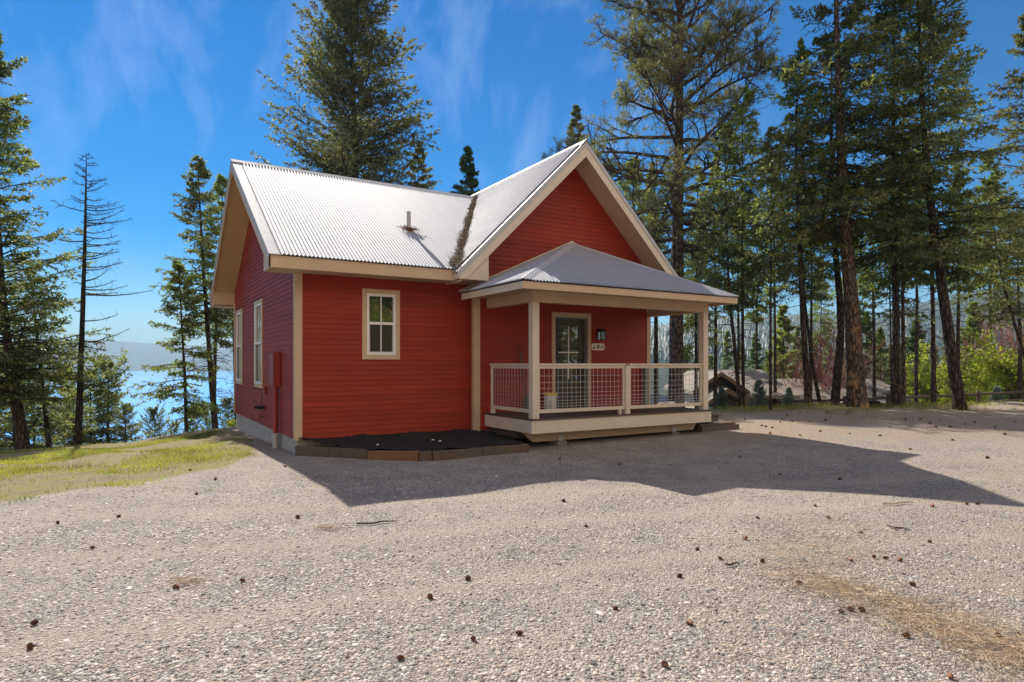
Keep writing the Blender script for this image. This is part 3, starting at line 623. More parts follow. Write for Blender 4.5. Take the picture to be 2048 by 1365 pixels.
jb = MB(); jb.box(a0 - .0, YG - .0, b0, a0 + .018, YG + .155, b1); jb.box(a1 - .018, YG, b0, a1, YG + .155, b1); jb.box(a0 + .019, YG, b1 - .028, a1 - .019, YG + .155, b1); jb.box(a0 + .019, YG + .0, b0 + .001, a1 - .019, YG + .155, b0 + .018); P_(jb, 'door_frame', M['jamb'])
ct = MB(); ct.box(a0 - .085, YG - .03, b0, a0 + .004, YG - .001, b1); ct.box(a1 - .004, YG - .03, b0, a1 + .085, YG - .001, b1); ct.box(a0 - .085, YG - .03, b1, a1 + .085, YG - .001, b1 + .095); P_(ct, 'door_casing', M['trim'], .003)

# --- porch
PX0, PX1, PY0, PEZ, PAZ = 5.65, 11.03, 8.98, 2.92, 4.15
DX0, DX1, DYF = 6.18, 10.84, 9.52
ap = (GX + .02, YG - .02, PAZ)
pf = np.array([0, ap[1] - PY0, PAZ - PEZ]); LP = np.linalg.norm(pf); pf /= LP
wl, wr = ap[0] - PX0, PX1 - ap[0]
roofpart('porch_roof_sheet', corr((PX0, PY0 - .03, PEZ - .015), (1, 0, 0), pf, PX1 - PX0, lambda s: max(.001, LP * (s / wl if s < wl else (PX1 - PX0 - s) / wr)), rows=4, seed=4, amp=.016))
ps = np.array([wl, 0, PAZ - PEZ]); LS = np.linalg.norm(ps); ps /= LS; dpt = ap[1] - PY0
roofpart('porch_roof_sheet', corr((PX0 - .03, PY0, PEZ - .015), (0, 1, 0), ps, dpt, lambda s: max(.001, LS * s / dpt), rows=4, seed=5, amp=.016))
ps2 = np.array([-wr, 0, PAZ - PEZ]); LS2 = np.linalg.norm(ps2); ps2 /= LS2
roofpart('porch_roof_sheet', corr((PX1 + .03, PY0, PEZ - .015), (0, 1, 0), ps2, dpt, lambda s: max(.001, LS2 * s / dpt), rows=4, seed=6))
A_ = Vector(ap)
for s, xc in ((-1, PX0), (1, PX1)):
    h = MB(); c0 = Vector((xc + s * .02, PY0 - .02, PEZ + .012)); tp = A_ + Vector((0, 0, .035)); w = .13
    fx = Vector((-s * w, 0, w * .0)); l_ = Vector((0, w, .0))
    zf = Vector((0, 0, -.012))
    # two wings of the hip cap lying on both planes
    front = [c0, c0 + Vector((-s * w, 0, 0)), tp + Vector((-s * w * .9, -.10, -.055)), tp]
    side = [c0, tp, tp + Vector((s * w * .9 * .3, 0, -.03)), c0 + Vector((0, w, 0))]
    for qd in (front, side): h.prism(qd, (0, 0, .006))
    P_(h, 'hip_cap', M['flash'])
wf = MB()
for x0 in (PX0 - .05, PX1 + .05):
    wf.prism([(x0, YG - .075, PEZ + .015), (ap[0], YG - .075, PAZ + .03), (ap[0], YG - .075, PAZ + .055), (x0, YG - .075, PEZ + .04)], (0, .055, 0))
P_(wf, 'wall_flashing', M['trim_pale'])
fz0, fz1 = 2.77, 2.895
e = MB(); e.box(PX0, PY0, fz0, PX1, PY0 + .022, fz1); P_(e, 'porch_fascia', M['trim'], .003)
e = MB(); e.box(PX0, PY0 + .023, fz0, PX0 + .022, YG - .03, fz1); P_(e, 'porch_fascia', M['trim_pale'], .003)
e = MB(); e.box(PX1 - .022, PY0 + .023, fz0, PX1, YG + .2, fz1); P_(e, 'porch_fascia', M['trim'], .003)
e = MB(); e.box(PX0 + .023, PY0 + .023, 2.825, PX1 - .023, YG - .03, 2.84); P_(e, 'porch_ceiling', M['trim'])
e = MB(); e.box(6.22, 9.56, 2.62, 10.80, 9.72, 2.824); P_(e, 'porch_beam', M['trim'], .003)
e = MB(); e.box(6.22, 9.721, 2.625, 6.37, YG - .03, 2.824); P_(e, 'porch_beam', M['trim'], .003)
e = MB(); e.box(10.62, 9.721, 2.625, 10.80, YG - .03, 2.824); P_(e, 'porch_beam', M['trim'], .003)
for x in (6.235, 10.655):
    p = MB(); p.box(x, 9.57, .50, x + .145, 9.715, 2.619); P_(p, 'porch_post', M['trim_pale'], .004)
    if x < 7: p = MB(); p.box(x - .006, 9.564, .501, x + .151, 9.721, .53)
# deck boards
dk = MB(); yy = DYF - .02
while yy < YG - .05:
    dk.box(DX0 - .01, yy, .474, DX1 + .01, min(yy + .136, YG - .03), .50); yy += .142
P_(dk, 'deck_board', M['deck'])
sk = MB(); sk.box(DX0, DYF, .235, DX1, DYF + .035, .473); P_(sk, 'deck_skirt', M['trim_pale'], .003)
sk = MB(); sk.box(DX0, DYF + .036, .237, DX0 + .035, YG - .03, .473); P_(sk, 'deck_skirt', M['trim_pale'], .003)
sk = MB(); sk.box(DX1 - .035, DYF + .036, .237, DX1, YG - .03, .473); P_(sk, 'deck_skirt', M['trim_pale'], .003)
bm_ = MB(); bm_.prism([(6.19, 9.88, .26), (6.45, 9.88, .035), (10.66, 9.88, .045), (10.82, 9.88, .26)], (0, .09, 0)); P_(bm_, 'deck_beam', M['trim'], .003)
jo = MB(); jo.box(6.3, 10.2, .1, 10.7, YG - .05, .24); P_(jo, 'deck_joists', M['timber'])
for x in (7.07, 10.07):
    pr = MB(); pr.prism([(x - .13, 9.80, -.3), (x + .13, 9.80, -.3), (x + .11, 9.81, .03), (x - .11, 9.81, .03)], (0, .3, 0)); pr2 = P_(pr, 'pier', M['stone'], .01)
    br = MB(); br.box(x - .055, 9.862, .02, x + .055, 9.876, .12); P_(br, 'bracket', M['steel'], 0, pr2)
# railing
def railing(ax, c, s0, s1, endposts=()):
    def bx(mb, a, b, z0, z1, w0, w1):
        if ax == 'x': mb.box(a, c + w0, z0, b, c + w1, z1)
        else: mb.box(c + w0, a, z0, c + w1, b, z1)
    g = MB(); bx(g, s0, s1, 1.465, 1.505, -.045, .055); ro = P_(g, 'railing', M['trim_pale'], .003)
    fr = MB(); bx(fr, s0, s1, 1.41, 1.464, -.02, .022); bx(fr, s0, s1, .592, .66, -.02, .022); bx(fr, s0, s0 + .045, .66, 1.41, -.018, .02); bx(fr, s1 - .045, s1, .66, 1.41, -.018, .02)
    P_(fr, 'panel_frame', M['trim_pale'], .002, ro)
    w = MB(); r_ = .0032
    a, b = s0 + .045, s1 - .045; n = max(1, round((b - a) / .105)); 
    for k_ in range(1, n):
        s = a + (b - a) * k_ / n
        w.tube([(s, c, .66), (s, c, 1.41)] if ax == 'x' else [(c, s, .66), (c, s, 1.41)], r_, 5, False)
    z = .66 + .045; st = .05
    while z < 1.40:
        w.tube([(a, c - .005, z), (b, c - .005, z)] if ax == 'x' else [(c - .005, a, z), (c - .005, b, z)], r_, 5, False)
        z += st; st = min(.128, st * 1.16)
    P_(w, 'wire_mesh', M['steel'], 0, ro, True)
    return ro
railing('x', 9.64, 6.382, 8.46); railing('x', 9.64, 8.575, 10.654); railing('y', 6.305, 9.716, 11.22)
p = MB(); p.box(8.462, 9.585, .5, 8.573, 9.70, 1.464); P_(p, 'rail_post', M['trim_pale'], .003)
for q_ in ((8.30, 9.60, .5, 8.36, 9.66, .591), (6.27, 11.10, .5, 6.33, 11.2, .591)):
    p = MB(); p.box(*q_); P_(p, 'rail_block', M['trim_pale'], .002)
p = MB(); p.box(10.46, 11.15, .5, 10.56, 11.255, 1.44); P_(p, 'rail_post', M['jamb'], .003)
# steps
for (x0, x1, zt, zb) in ((10.85, 11.52, .365, .19), (10.85, 12.02, .15, -.06)):
    s_ = MB(); s_.box(x0, 9.88, zb, x1 - .03, 11.1, zt - .045)
    yy = 9.84
    while yy < 11.1: s_.box(x0, yy, zt - .044, x1, yy + .135, zt); yy += .142
    P_(s_, 'step', M['timber'], .006)
s_ = MB(); s_.box(10.86, 9.80, -.12, 12.1, 9.87, .10); P_(s_, 'step', M['timber'], .006)

# --- needles caught in the roof valley
rg = np.random.default_rng(11)
def needles(Pc, L0, L1, w, seed, flat=.35, dirn=None, spread=3.14):
    rg = np.random.default_rng(seed); n = len(Pc); a = rg.uniform(-spread, spread, n) if dirn is None else dirn + rg.normal(0, spread, n)
    d = np.stack([np.cos(a), np.sin(a), rg.normal(0, flat, n)], 1); d /= np.linalg.norm(d, axis=1)[:, None]
    ln = rg.uniform(L0, L1, n)[:, None]; sd_ = np.cross(d, rg.normal(0, 1, (n, 3))); sd_ /= np.linalg.norm(sd_, axis=1)[:, None]; sd_ *= w
    V = np.stack([Pc - d * ln / 2 - sd_, Pc - d * ln / 2 + sd_, Pc + d * ln / 2], 1).reshape(-1, 3)
    return V, np.arange(n * 3).reshape(-1, 3)
n = 4200; t = rg.random(n); vx = GE + t * (GX - .22 - GE); zg = GZ - GS * (GX - vx); vy = RY - (RZ - zg) / MS
wd = .035 + .05 * (1 - t) * (1 + .5 * np.sin(t * 25)); off = rg.normal(0, 1, n) * wd
Pc = np.stack([vx + off * .5, vy - off * .85, 0 * vx], 1)
Pc[:, 2] = np.maximum(GZ - GS * np.abs(GX - Pc[:, 0]), RZ - MS * np.abs(Pc[:, 1] - RY)) + .02 + rg.random(n) * .10 * np.exp(-(off / wd) ** 2)
V_, T_ = needles(Pc, .05, .16, .006, 3, .5)
M['litter'] = mat('dry_needles', (.22, .17, .12), .9, var=.4, scale=(30, 30, 30), island=.55)
tag(link('needle_litter', mesh_np('needle_litter', V_, [T_], M['litter'])), 'brown pine needles and twigs heaped in the roof valley beside the front gable', 'needle litter', kind='stuff')
n = 260; Pc = np.stack([5.03 + rg.normal(0, .10, n), 12.44 + rg.normal(0, .05, n), np.zeros(n)], 1); Pc[:, 2] = 4.32 + (Pc[:, 1] - 12.5) * MS + .03 + rg.random(n) * .04
V_, T_ = needles(Pc, .04, .10, .006, 9, .4)
tag(link('needle_clump', mesh_np('needle_clump', V_, [T_], M['rust'])), 'small dark clump of needles at the foot of the roof vent pipe', 'needle litter', kind='stuff')

# ------------------------------------------------------------------ things on and by the cabin
# meter box
mbx = thing('meter_box', 'red painted electric meter box on the cabin side wall with pipes running down', 'meter box', (XL, 12.97, 0))
b = MB(); b.box(-.15, -.19, 1.06, -.018, .19, 1.70); b.prism([(-.165, -.2, 1.70), (-.018, -.2, 1.70), (-.018, -.2, 1.73), (-.165, -.2, 1.705)], (0, .4, 0)); b.build('cabinet', M['red_metal'], mbx, .006)
b = MB(); b.tube([(-.085, -.05, 1.06), (-.085, -.05, .12)], .045, 14); b.build('conduit', M['red_metal'], mbx, 0, True)
b = MB(); b.tube([(-.085, -.05, .12), (-.085, -.05, -.4)], .058, 14); b.tube([(-.085, -.05, .09), (-.085, -.05, .15)], .066, 14); b.build('conduit_sleeve', M['pvc'], mbx, 0, True)
b = MB(); b.tube([(-.05, .16, 1.06), (-.05, .16, .9), (-.05, .2, .6), (-.05, .2, -.3)], .020, 10); b.tube([(-.05, .2, .25), (-.05, .2, -.3)], .034, 10); b.build('conduit', M['pvc'], mbx, 0, True)
b = MB(); b.box(-.06, .24, 1.18, -.018, .31, 1.30); b.build('switch', M['pvc'], mbx, .004)
# small utility parts further along the wall
ub = MB(); ub.box(XL - .06, 14.25, .86, XL - .018, 14.37, 1.02); tag(ub.build('outlet_box', M['red_metal'], None, .005), 'small red painted outlet box on the side wall below the nearer window', 'outlet box')
hh_ = thing('hose_hanger', 'black metal hose hanger on the side wall above the tap', 'hose hanger', (XL, 14.6, .55))
b = MB(); b.prism([(-.018, -.17, -.03), (-.018, .17, -.03), (-.018, .17, .03), (-.018, -.17, .03)], (-.03, 0, 0))
for k_ in range(6):
    a0_, a1_ = math.pi * k_ / 6, math.pi * (k_ + 1) / 6
    b.prism([(-.05, -.17 * math.cos(a0_), .02 - .05 * math.sin(a0_)), (-.05, -.17 * math.cos(a1_), .02 - .05 * math.sin(a1_)), (-.05, -.17 * math.cos(a1_), .005 - .05 * math.sin(a1_)), (-.05, -.17 * math.cos(a0_), .005 - .05 * math.sin(a0_))], (-.13, 0, 0))
b.build('bracket', M['black'], hh_)
b = MB(); b.tube([(-.06, -.17, 0), (-.10, -.19, .12), (-.07, -.18, .30)], .009, 6); b.build('hook', M['black'], hh_)
b = MB(); b.tube([(-.06, .17, 0), (-.12, .28, .08), (-.18, .42, .17)], .008, 6); b.build('hook', M['black'], hh_)
tp_ = thing('wall_tap', 'small outdoor tap on the side wall under the hose hanger', 'tap', (XL, 14.55, .35))
b = MB(); b.tube([(0, 0, 0), (-.09, 0, 0), (-.12, 0, -.03), (-.12, 0, -.08)], .015, 8); b.build('spout', M['rust'], tp_, 0, True)
b = MB(); b.tube([(-.07, 0, 0), (-.07, 0, .05)], .008, 6); b.tube([(-.07, 0, .05), (-.07, 0, .062)], .032, 10); b.build('handle', M['rust'], tp_)
# wall lamp
lp = thing('wall_lamp', 'black lantern wall lamp above the number sign beside the door', 'lamp', (9.14, YG - .018, 2.17))
b = MB(); b.box(-.06, -.02, -.10, .06, 0, .13); b.box(-.03, -.08, .07, .03, -.021, .11); b.build('back_plate', M['black'], lp, .004)
b = MB(); b.hexa([(-.085, -.19, .05), (.085, -.19, .05), (.085, -.03, .05), (-.085, -.03, .05), (-.045, -.15, .12), (.045, -.15, .12), (.045, -.07, .12), (-.045, -.07, .12)])
b.box(-.07, -.18, -.135, .07, -.04, -.12)
for sx in (-.07, .06):
    for sy in (-.18, -.05): b.box(sx, sy, -.12, sx + .01, sy + .01, .05)
b.build('cage', M['black'], lp)
b = MB(); b.box(-.058, -.168, -.119, .058, -.052, .049); b.build('glass', M['lampglass'], lp)
b = MB(); b.lathe((0, -.11, -.10), [(.012, 0), (.012, .04), (.028, .07), (.024, .11), (.005, .13)], 12); b.build('bulb', M['white'], lp, 0, True)
# number sign
sg_ = thing('number_sign', 'cream house number sign reading 401-A with a small pine emblem', 'sign', (9.115, YG - .02, 1.885))
b = MB(); hw, hh2, c_ = .185, .078, .03
b.prism([(-hw + c_, 0, -hh2), (hw - c_, 0, -hh2), (hw, 0, -hh2 + c_), (hw, 0, hh2 - c_), (hw - c_, 0, hh2), (-hw + c_, 0, hh2), (-hw, 0, hh2 - c_), (-hw, 0, -hh2 + c_)], (0, -.014, 0)); b.build('board', M['cream'], sg_, .003)
fc = bpy.data.curves.new('number', 'FONT'); fc.body = '401-A'; fc.size = .118; fc.extrude = .0015; fc.align_x = 'CENTER'; fc.align_y = 'CENTER'; fc.offset = .0028; fc.shear = .15; fc.space_character = 1.05
fo = bpy.data.objects.new('number', fc); C.objects.link(fo)
dg = bpy.context.evaluated_depsgraph_get(); tme = bpy.data.meshes.new_from_object(fo.evaluated_get(dg)); bpy.data.objects.remove(fo)
tme.materials.clear(); tme.materials.append(M['black']); to = link('number', tme, sg_); to.location = (.045, -.0165, -.003); to.scale = (.68, 1, 1); to.rotation_euler = (R(90), 0, 0)
b = MB()
for (px_, s_c) in ((-.128, 1.), (-.105, .75), (-.150, .6)):
    for k_ in range(4):
        z0_ = -.045 + k_ * .02 * s_c; wv = (.020 - k_ * .0045) * s_c
        b.poly([(px_ - wv, -.0158 - k_ * .0001, z0_), (px_ + wv, -.0158 - k_ * .0001, z0_), (px_, -.0158 - k_ * .0001, z0_ + .036 * s_c)])
b.build('emblem', M['black'], sg_)
# bucket
bk = thing('bucket', 'white plastic bucket with a yellow lid on the porch beside the door', 'bucket', (7.68, 11.1, .50))
b = MB(); b.lathe((0, 0, 0), [(.118, .0), (.122, .01), (.135, .30), (.145, .302), (.145, .315), (.137, .317), (.14, .345)], 28); b.build('pail', M['white'], bk, 0, True)
b = MB(); b.lathe((0, 0, 0), [(.150, .335), (.152, .372), (.145, .380), (.138, .381), (.136, .374)], 28); b.build('lid', M['yellow'], bk, 0, True)
b = MB(); b.tube([(.145 * math.cos(t_), -.02 - .05 * abs(math.sin(t_)), .31 + .17 * math.sin(t_)) for t_ in np.linspace(0, math.pi, 13)], .0035, 6); b.build('handle', M['steel'], bk)
b = MB()
for (a_d, z_, w_, h_) in ((-128, .10, .03, .04), (-118, .17, .025, .035), (-130, .19, .02, .03), (-122, .06, .03, .02), (-112, .05, .02, .02), (-126, .145, .02, .02)):
    a_r = R(a_d); r_ = .1315 + .0; b.prism([(r_ * math.cos(a_r - w_ * 4), r_ * math.sin(a_r - w_ * 4), z_), (r_ * math.cos(a_r + w_ * 4), r_ * math.sin(a_r + w_ * 4), z_), (r_ * math.cos(a_r + w_ * 3), r_ * math.sin(a_r + w_ * 3), z_ + h_)], (.004 * math.cos(a_r), .004 * math.sin(a_r), 0))
po = b.build('print', M['black'], bk); po['kind'] = 'stuff'
# shovel
sh = thing('shovel', 'shovel with a red D handle leaning on the porch wall', 'shovel', (7.05, 11.12, .5))
b = MB(); b.tube([(.03, 0, .30), (-.05, .12, 1.24)], .016, 10); b.build('shaft', M['stick'], sh, 0, True)
b = MB(); b.tube([(-.05, .12, 1.22), (-.10, .125, 1.30), (-.10, .125, 1.36), (-.01, .13, 1.36), (-.01, .13, 1.30), (-.05, .12, 1.22)], .013, 8); b.build('grip', M['red_metal'], sh, 0, True)
b = MB(); b.prism([(-.02, -.02, .30), (.08, -.02, .30), (.13, -.04, .26), (.13, -.05, .02), (.0, -.05, .0), (-.07, -.05, .02), (-.07, -.04, .26)], (0, .006, 0)); b.build('blade', M['black'], sh)
# planting bed
bedpts = [(XL - .0, 11.50), (3.40, 10.26), (4.07, 9.68), (4.27, 9.60), (6.07, 9.50), (6.10, 9.9)]
bed = thing('planting_bed', 'planting bed of black mulch edged with weathered timbers against the front wall', 'planting bed', (0, 0, 0))
for i_, (a, b_2) in enumerate(zip(bedpts[:-1], bedpts[1:])):
    n_ = 2 if i_ in (0, 3) else 1
    for q_ in range(n_):
        A0 = Vector(a).lerp(Vector(b_2), q_ / n_); A1 = Vector(a).lerp(Vector(b_2), (q_ + 1) / n_); d0 = (A1 - A0).normalized() * .003
        t_ = MB(); zt = .085 + .010 * ((i_ * 3 + q_) % 3); t_.bar((A0.x + d0.x, A0.y + d0.y, zt - .115), (A1.x - d0.x, A1.y - d0.y, zt - .105), .08, .17)
        to = t_.build('edging_timber', M['timber_orange'] if i_ == 1 else M['timber'], bed, .008)
        if i_ == 1: to['label'] = 'orange brown edging timber'
rg = np.random.default_rng(3); gx_, gy_ = np.meshgrid(np.linspace(2.5, 6.3, 70), np.linspace(9.5, 11.6, 44)); 
def inpoly(x, y, pl):
    ins = np.zeros(x.shape, bool)
    for (ax_, ay_), (bx_, by_) in zip(pl, pl[1:] + pl[:1]):
        c = ((ay_ > y) != (by_ > y)) & (x < (bx_ - ax_) * (y - ay_) / (by_ - ay_ + 1e-9) + ax_); ins ^= c
    return ins
bpoly = [(2.52, 11.56)] + bedpts[1:] + [(6.3, 9.9), (6.3, 11.6)]
zz = .03 + .04 * rg.random(gx_.shape) + .09 * ((gy_ - 10.3) / 1.2).clip(0, 1) + .04 * np.sin(gx_ * 3) ** 2; Vb = np.stack([gx_.ravel(), gy_.ravel(), zz.ravel()], 1)
fq = []
for r_ in range(43):
    for c_ in range(69):
        if inpoly(np.array([gx_[r_, c_] + .03]), np.array([gy_[r_, c_] + .02]), bpoly)[0]: fq.append([r_ * 70 + c_, r_ * 70 + c_ + 1, (r_ + 1) * 70 + c_ + 1, (r_ + 1) * 70 + c_])
link('mulch', mesh_np('mulch', Vb, [np.array(fq)], M['mulch'], smooth=False), bed)

# ------------------------------------------------------------------ rocks, cones
def rock(name, x, y, z, sx, sy, sz, seed, mt, label, cat, group=None):
    rg = random.Random(seed); import bmesh
    bm = bmesh.new(); bmesh.ops.create_icosphere(bm, subdivisions=3, radius=1)
    off = Vector((rg.uniform(0, 99), 0, 0))
    from mathutils import noise as mn
    for v in bm.verts: v.co *= 1 + .35 * mn.noise(v.co * 1.1 + off) + .12 * mn.noise(v.co * 3 + off)
    for v in bm.verts: v.co = Vector((v.co.x * sx, v.co.y * sy, v.co.z * sz))
    me = bpy.data.meshes.new(name); bm.to_mesh(me); bm.free(); me.materials.append(mt); o = link(name, me); o.location = (x, y, z); tag(o, label, cat, group); return o
rock('boulder', 11.75, 11.75, .18, .48, .30, .36, 2, M['stone'], 'grey mottled boulder beyond the porch deck by the steps', 'boulder')
for i_, (px, y, s) in enumerate(((833, 867, .05), (866, 882, .022), (880, 884, .018), (755, 891, .018))):
    F = (CH - .1) * FPX / (y - HY); x_, y_ = W(px, F); rock('mulch_stone', x_, y_, .11, s * 1.5, s, s * .7, 20 + i_, M['vinyl'] if i_ else M['trim_pale'], ['pale flat stone lying on the mulch under the front window', 'small white pebble on the mulch bed'][min(i_, 1)], 'stone', None if i_ == 0 else 'white pebbles on the mulch')

def cone_mesh(seed, H=.075, Rm=.032):
    rg = np.random.default_rng(seed); V = []; T = []
    n = 70
    for k_ in range(n):
        t = k_ / n; a = k_ * 2.399; r = Rm * (math.sin(math.pi * min(1, t * .85 + .15)) ** .7); z = H * t
        d = np.array([math.cos(a), math.sin(a), 0]); s = np.array([-math.sin(a), math.cos(a), 0]); w = .010
        c0 = d * r * .25 + np.array([0, 0, z]); c1 = d * r * rg.uniform(.9, 1.15) + np.array([0, 0, z + .006 + .012 * t])
        b = len(V); V += [c0 - s * w * .5, c0 + s * w * .5, c1 + s * w, c1 + d * .003 + [0, 0, .003], c1 - s * w, c0 - [0, 0, .006]]
        T += [[b, b + 1, b + 2], [b, b + 2, b + 3], [b, b + 3, b + 4], [b + 5, b + 2, b + 1], [b + 5, b + 4, b + 3], [b + 5, b + 3, b + 2]]
    V = np.array(V); V[:, 2] -= H / 2; V = V[:, [2, 1, 0]]          # lies on its side
    return mesh_np('pine_cone', V, [np.array(T)], M['cone'])
cms = [cone_mesh(i_) for i_ in range(4)]
def cone(px, y, label, group, sc=1.0, k=[0]):
    k[0] += 1; F = 10.
    for _ in range(12):
        x_, y_ = W(px, F); F = (CH - gz(x_, y_)) * FPX / (y - HY)
    x_, y_ = W(px, F); o = link('pine_cone', cms[k[0] % 4]); o.location = (x_, y_, gz(x_, y_) + .013 * sc); rr_ = random.Random(k[0])
    o.rotation_euler = (rr_.uniform(0, 6), rr_.uniform(-.4, .4), rr_.uniform(0, 6.28)); o.scale = [sc * .45 * rr_.uniform(.8, 1.2)] * 3; tag(o, label, 'pine cone', group)
for px, y in ((60, 1298), (184, 1098), (353, 1178), (486, 1165), (595, 1037), (238, 1035), (116, 1048), (570, 1014 - 80), (430, 960), (70, 1250), (380, 942), (393, 990)):
    cone(px, y, 'brown pine cone on the open gravel left of the cabin shadow', 'cones on the left gravel', 1.15)
for px, y in ((860, 1197), (936, 1160), (946, 1282), (1040, 1270), (800, 1320), (1173, 1055), (1360, 1155), (1127, 1004), (1395, 1102), (1490, 1080), (1515, 1038), (1380, 1250), (1440, 1120), (1330, 1335), (1230, 1220)):
    cone(px, y, 'brown pine cone on the gravel in the middle foreground', 'cones on the middle gravel', 1.05)
for px, y in ((1748, 1117), (1771, 1119), (1799, 1123)):
    cone(px, y, 'one of three brown pine cones lying in a row on the right gravel', 'row of three pine cones', 1.1)
for px, y in ((1826, 1172), (1600, 1170), (1681, 1226), (1700, 1222), (1723, 1223), (1812, 1275), (1995, 1275), (2035, 1273), (1860, 1086), (1722, 1067), (1657, 1037), (1631, 1014), (1702, 1124), (1837, 1262), (1900, 1358), (1525, 1125)):
    cone(px, y, 'brown pine cone among the dry needles on the right foreground gravel', 'cones on the right gravel', 1.0)
for px, y in ((1934, 1010), (1955, 1010), (1865, 1014), (1560, 950), (1240, 930), (1480, 915), (1680, 960), (1120, 920)):
    cone(px, y, 'dark pine cone lying in or at the edge of the cabin shadow', 'cones by the shadow', 1.1)
rc_ = random.Random(8)
far = [(1490, 840), (1565, 838), (1573, 832), (1600, 825), (1618, 839), (1652, 837), (1584, 844), (1560, 846), (1523, 850), (1532, 853), (1544, 857), (1841, 839), (1872, 853), (1900, 855), (1812, 841), (1931, 850), (1695, 828), (1750, 836), (1780, 850), (1880, 842), (1950, 846), (1990, 856), (2010, 870), (1640, 858), (1700, 870), (1760, 866), (1905, 882), (1975, 918), (1820, 900), (1600, 872), (1540, 868), (1655, 826), (1860, 848), (2030, 846)]
for px, y in far: cone(px, y, 'dark pine cone scattered on the dirt between the porch steps and the trees', 'cones on the dirt', 1.5)

# pebbles: uncountable, one object, each stone real
rg = np.random.default_rng(21)
def pebbles(n, Fa, Fb, s0, s1, seed):
    rg = np.random.default_rng(seed); F = Fa * (Fb / Fa) ** rg.random(n); u = rg.uniform(-.95, .95, n); x = F * (u * CS + SN); y = F * (-u * SN + CS)
    keep = (y < np.interp(x, *GL) + .2) & (y < 9.3) ; x, y, F, u = x[keep], y[keep], F[keep], u[keep]
    pch = np.sin(x * 1.1 + 2 * np.sin(y * .7)) * np.cos(y * 1.4 + x * .5) ; keep = (rg.random(len(x)) < np.interp(u, [.1, .5, .8], [1, .55, .35]) * (.72 + .4 * pch) * (1 - .7 * track_mask(x, y).clip(0, 1))); x, y = x[keep], y[keep]; n = len(x)
    z = ground_z(x, y); base = np.array([(math.cos(a), math.sin(a), 0) for a in np.arange(6) * math.pi / 3] + [(.55 * math.cos(a), .55 * math.sin(a), .8) for a in np.arange(6) * math.pi / 3 + .3])
    s = s0 + (s1 - s0) * rg.random(n) ** 3; asp = rg.uniform(.5, .95, n); h = rg.uniform(.25, .5, n); an = rg.uniform(0, 6.28, n)
    B = base[None] * (1 + rg.normal(0, .12, (n, 12, 1))); bx = B[:, :, 0] * s[:, None]; by = B[:, :, 1] * (s * asp)[:, None]; bz = B[:, :, 2] * (s * h)[:, None] + bx * rg.normal(0, .12, n)[:, None]
    X_ = bx * np.cos(an)[:, None] - by * np.sin(an)[:, None] + x[:, None]; Y_ = bx * np.sin(an)[:, None] + by * np.cos(an)[:, None] + y[:, None]; Z_ = bz + z[:, None] + .001
    V = np.stack([X_, Y_, Z_], 2).reshape(-1, 3); b = np.arange(n)[:, None] * 12
    q = np.concatenate([np.concatenate([b + k_, b + (k_ + 1) % 6, b + 6 + (k_ + 1) % 6, b + 6 + k_], 1) for k_ in range(6)]); hx = b + np.arange(6, 12)[None]
    return V, q, hx
def m_pebble():
    m, t, p, o = newmat('pebbles'); l = t.links.new; g = N(t, 'ShaderNodeNewGeometry')
    r = ramp(t, [(0, (.09, .08, .072)), (.2, (.20, .18, .165)), (.42, (.36, .33, .295)), (.64, (.49, .44, .39)), (.76, (.49, .385, .32)), (.86, (.40, .28, .22)), (.96, (.56, .51, .45)), (1, (.66, .62, .56))]); l(g.outputs['Random Per Island'], r.inputs[0])
    l(r.outputs[0], p.inputs['Base Color']); p.inputs['Roughness'].default_value = .75; return m
pbm = m_pebble()
Vs, Qs, Hs, off = [], [], [], 0
for args in ((60000, 2.6, 6.0, .005, .019, 1), (26000, 5.6, 11.5, .008, .020, 2), (420, 2.8, 9, .018, .032, 3)):
    a, q, h = pebbles(*args); Vs.append(a); Qs.append(q + off); Hs.append(h + off); off += len(a)
tag(link('pebbles', mesh_np('pebbles', np.concatenate(Vs), [np.concatenate(Qs), np.concatenate(Hs)], pbm)), 'grey, tan and pinkish pebbles of the gravel yard', 'gravel', kind='stuff')

# needle litter on the gravel (streak on the right) and small straw patches
n = 2900; t = rg.random(n) ** .8; px = 1560 + 560 * t + rg.normal(0, 30, n) * (1 + t); yy_ = 1150 + 190 * t ** 1.15 + rg.normal(0, 16, n) * (.5 + 1.4 * t)
extra = 1300; px = np.concatenate([px, rg.normal(1640, 90, extra), rg.normal(660, 14, 90), rg.normal(380, 18, 110), rg.uniform(1400, 2048, 1500)]); yy_ = np.concatenate([yy_, rg.normal(1100, 40, extra), rg.normal(1056, 3, 90), rg.normal(1165, 4, 110), rg.uniform(900, 1340, 1500)])
F = 1.56 * FPX / (yy_ - HY); u = (px - CX) / FPX; x = F * (u * CS + SN); y = F * (-u * SN + CS); Pc = np.stack([x, y, ground_z(x, y) + .012 + rg.random(len(x)) * .018], 1)
V_, T_ = needles(Pc,   .08, .20, .0014, 5, .06, -.35, .7)
M['straw'] = mat('straw_needles', (.50, .37, .24), .8, var=.3, scale=(20, 20, 20), island=.45)
tag(link('fallen_needles', mesh_np('fallen_needles', V_, [T_], M['straw'])), 'orange brown fallen pine needles in a streak over the right foreground gravel', 'needle litter', kind='stuff')
n = 2600; F = 2.8 * (13 / 2.8) ** rg.random(n); u = rg.uniform(-.85, .85, n); x = F * (u * CS + SN); y = F * (-u * SN + CS); kp = (y < np.interp(x, *GL) + 1.2) & (y < 9.3); x, y = x[kp], y[kp]
V_, T_ = needles(np.stack([x, y, ground_z(x, y) + .012], 1), .02, .075, .0022, 15, .05)
tag(link('twig_litter', mesh_np('twig_litter', V_, [T_], M['stick'])), 'tiny dark twigs and bark bits strewn over the gravel', 'twig litter', kind='stuff')
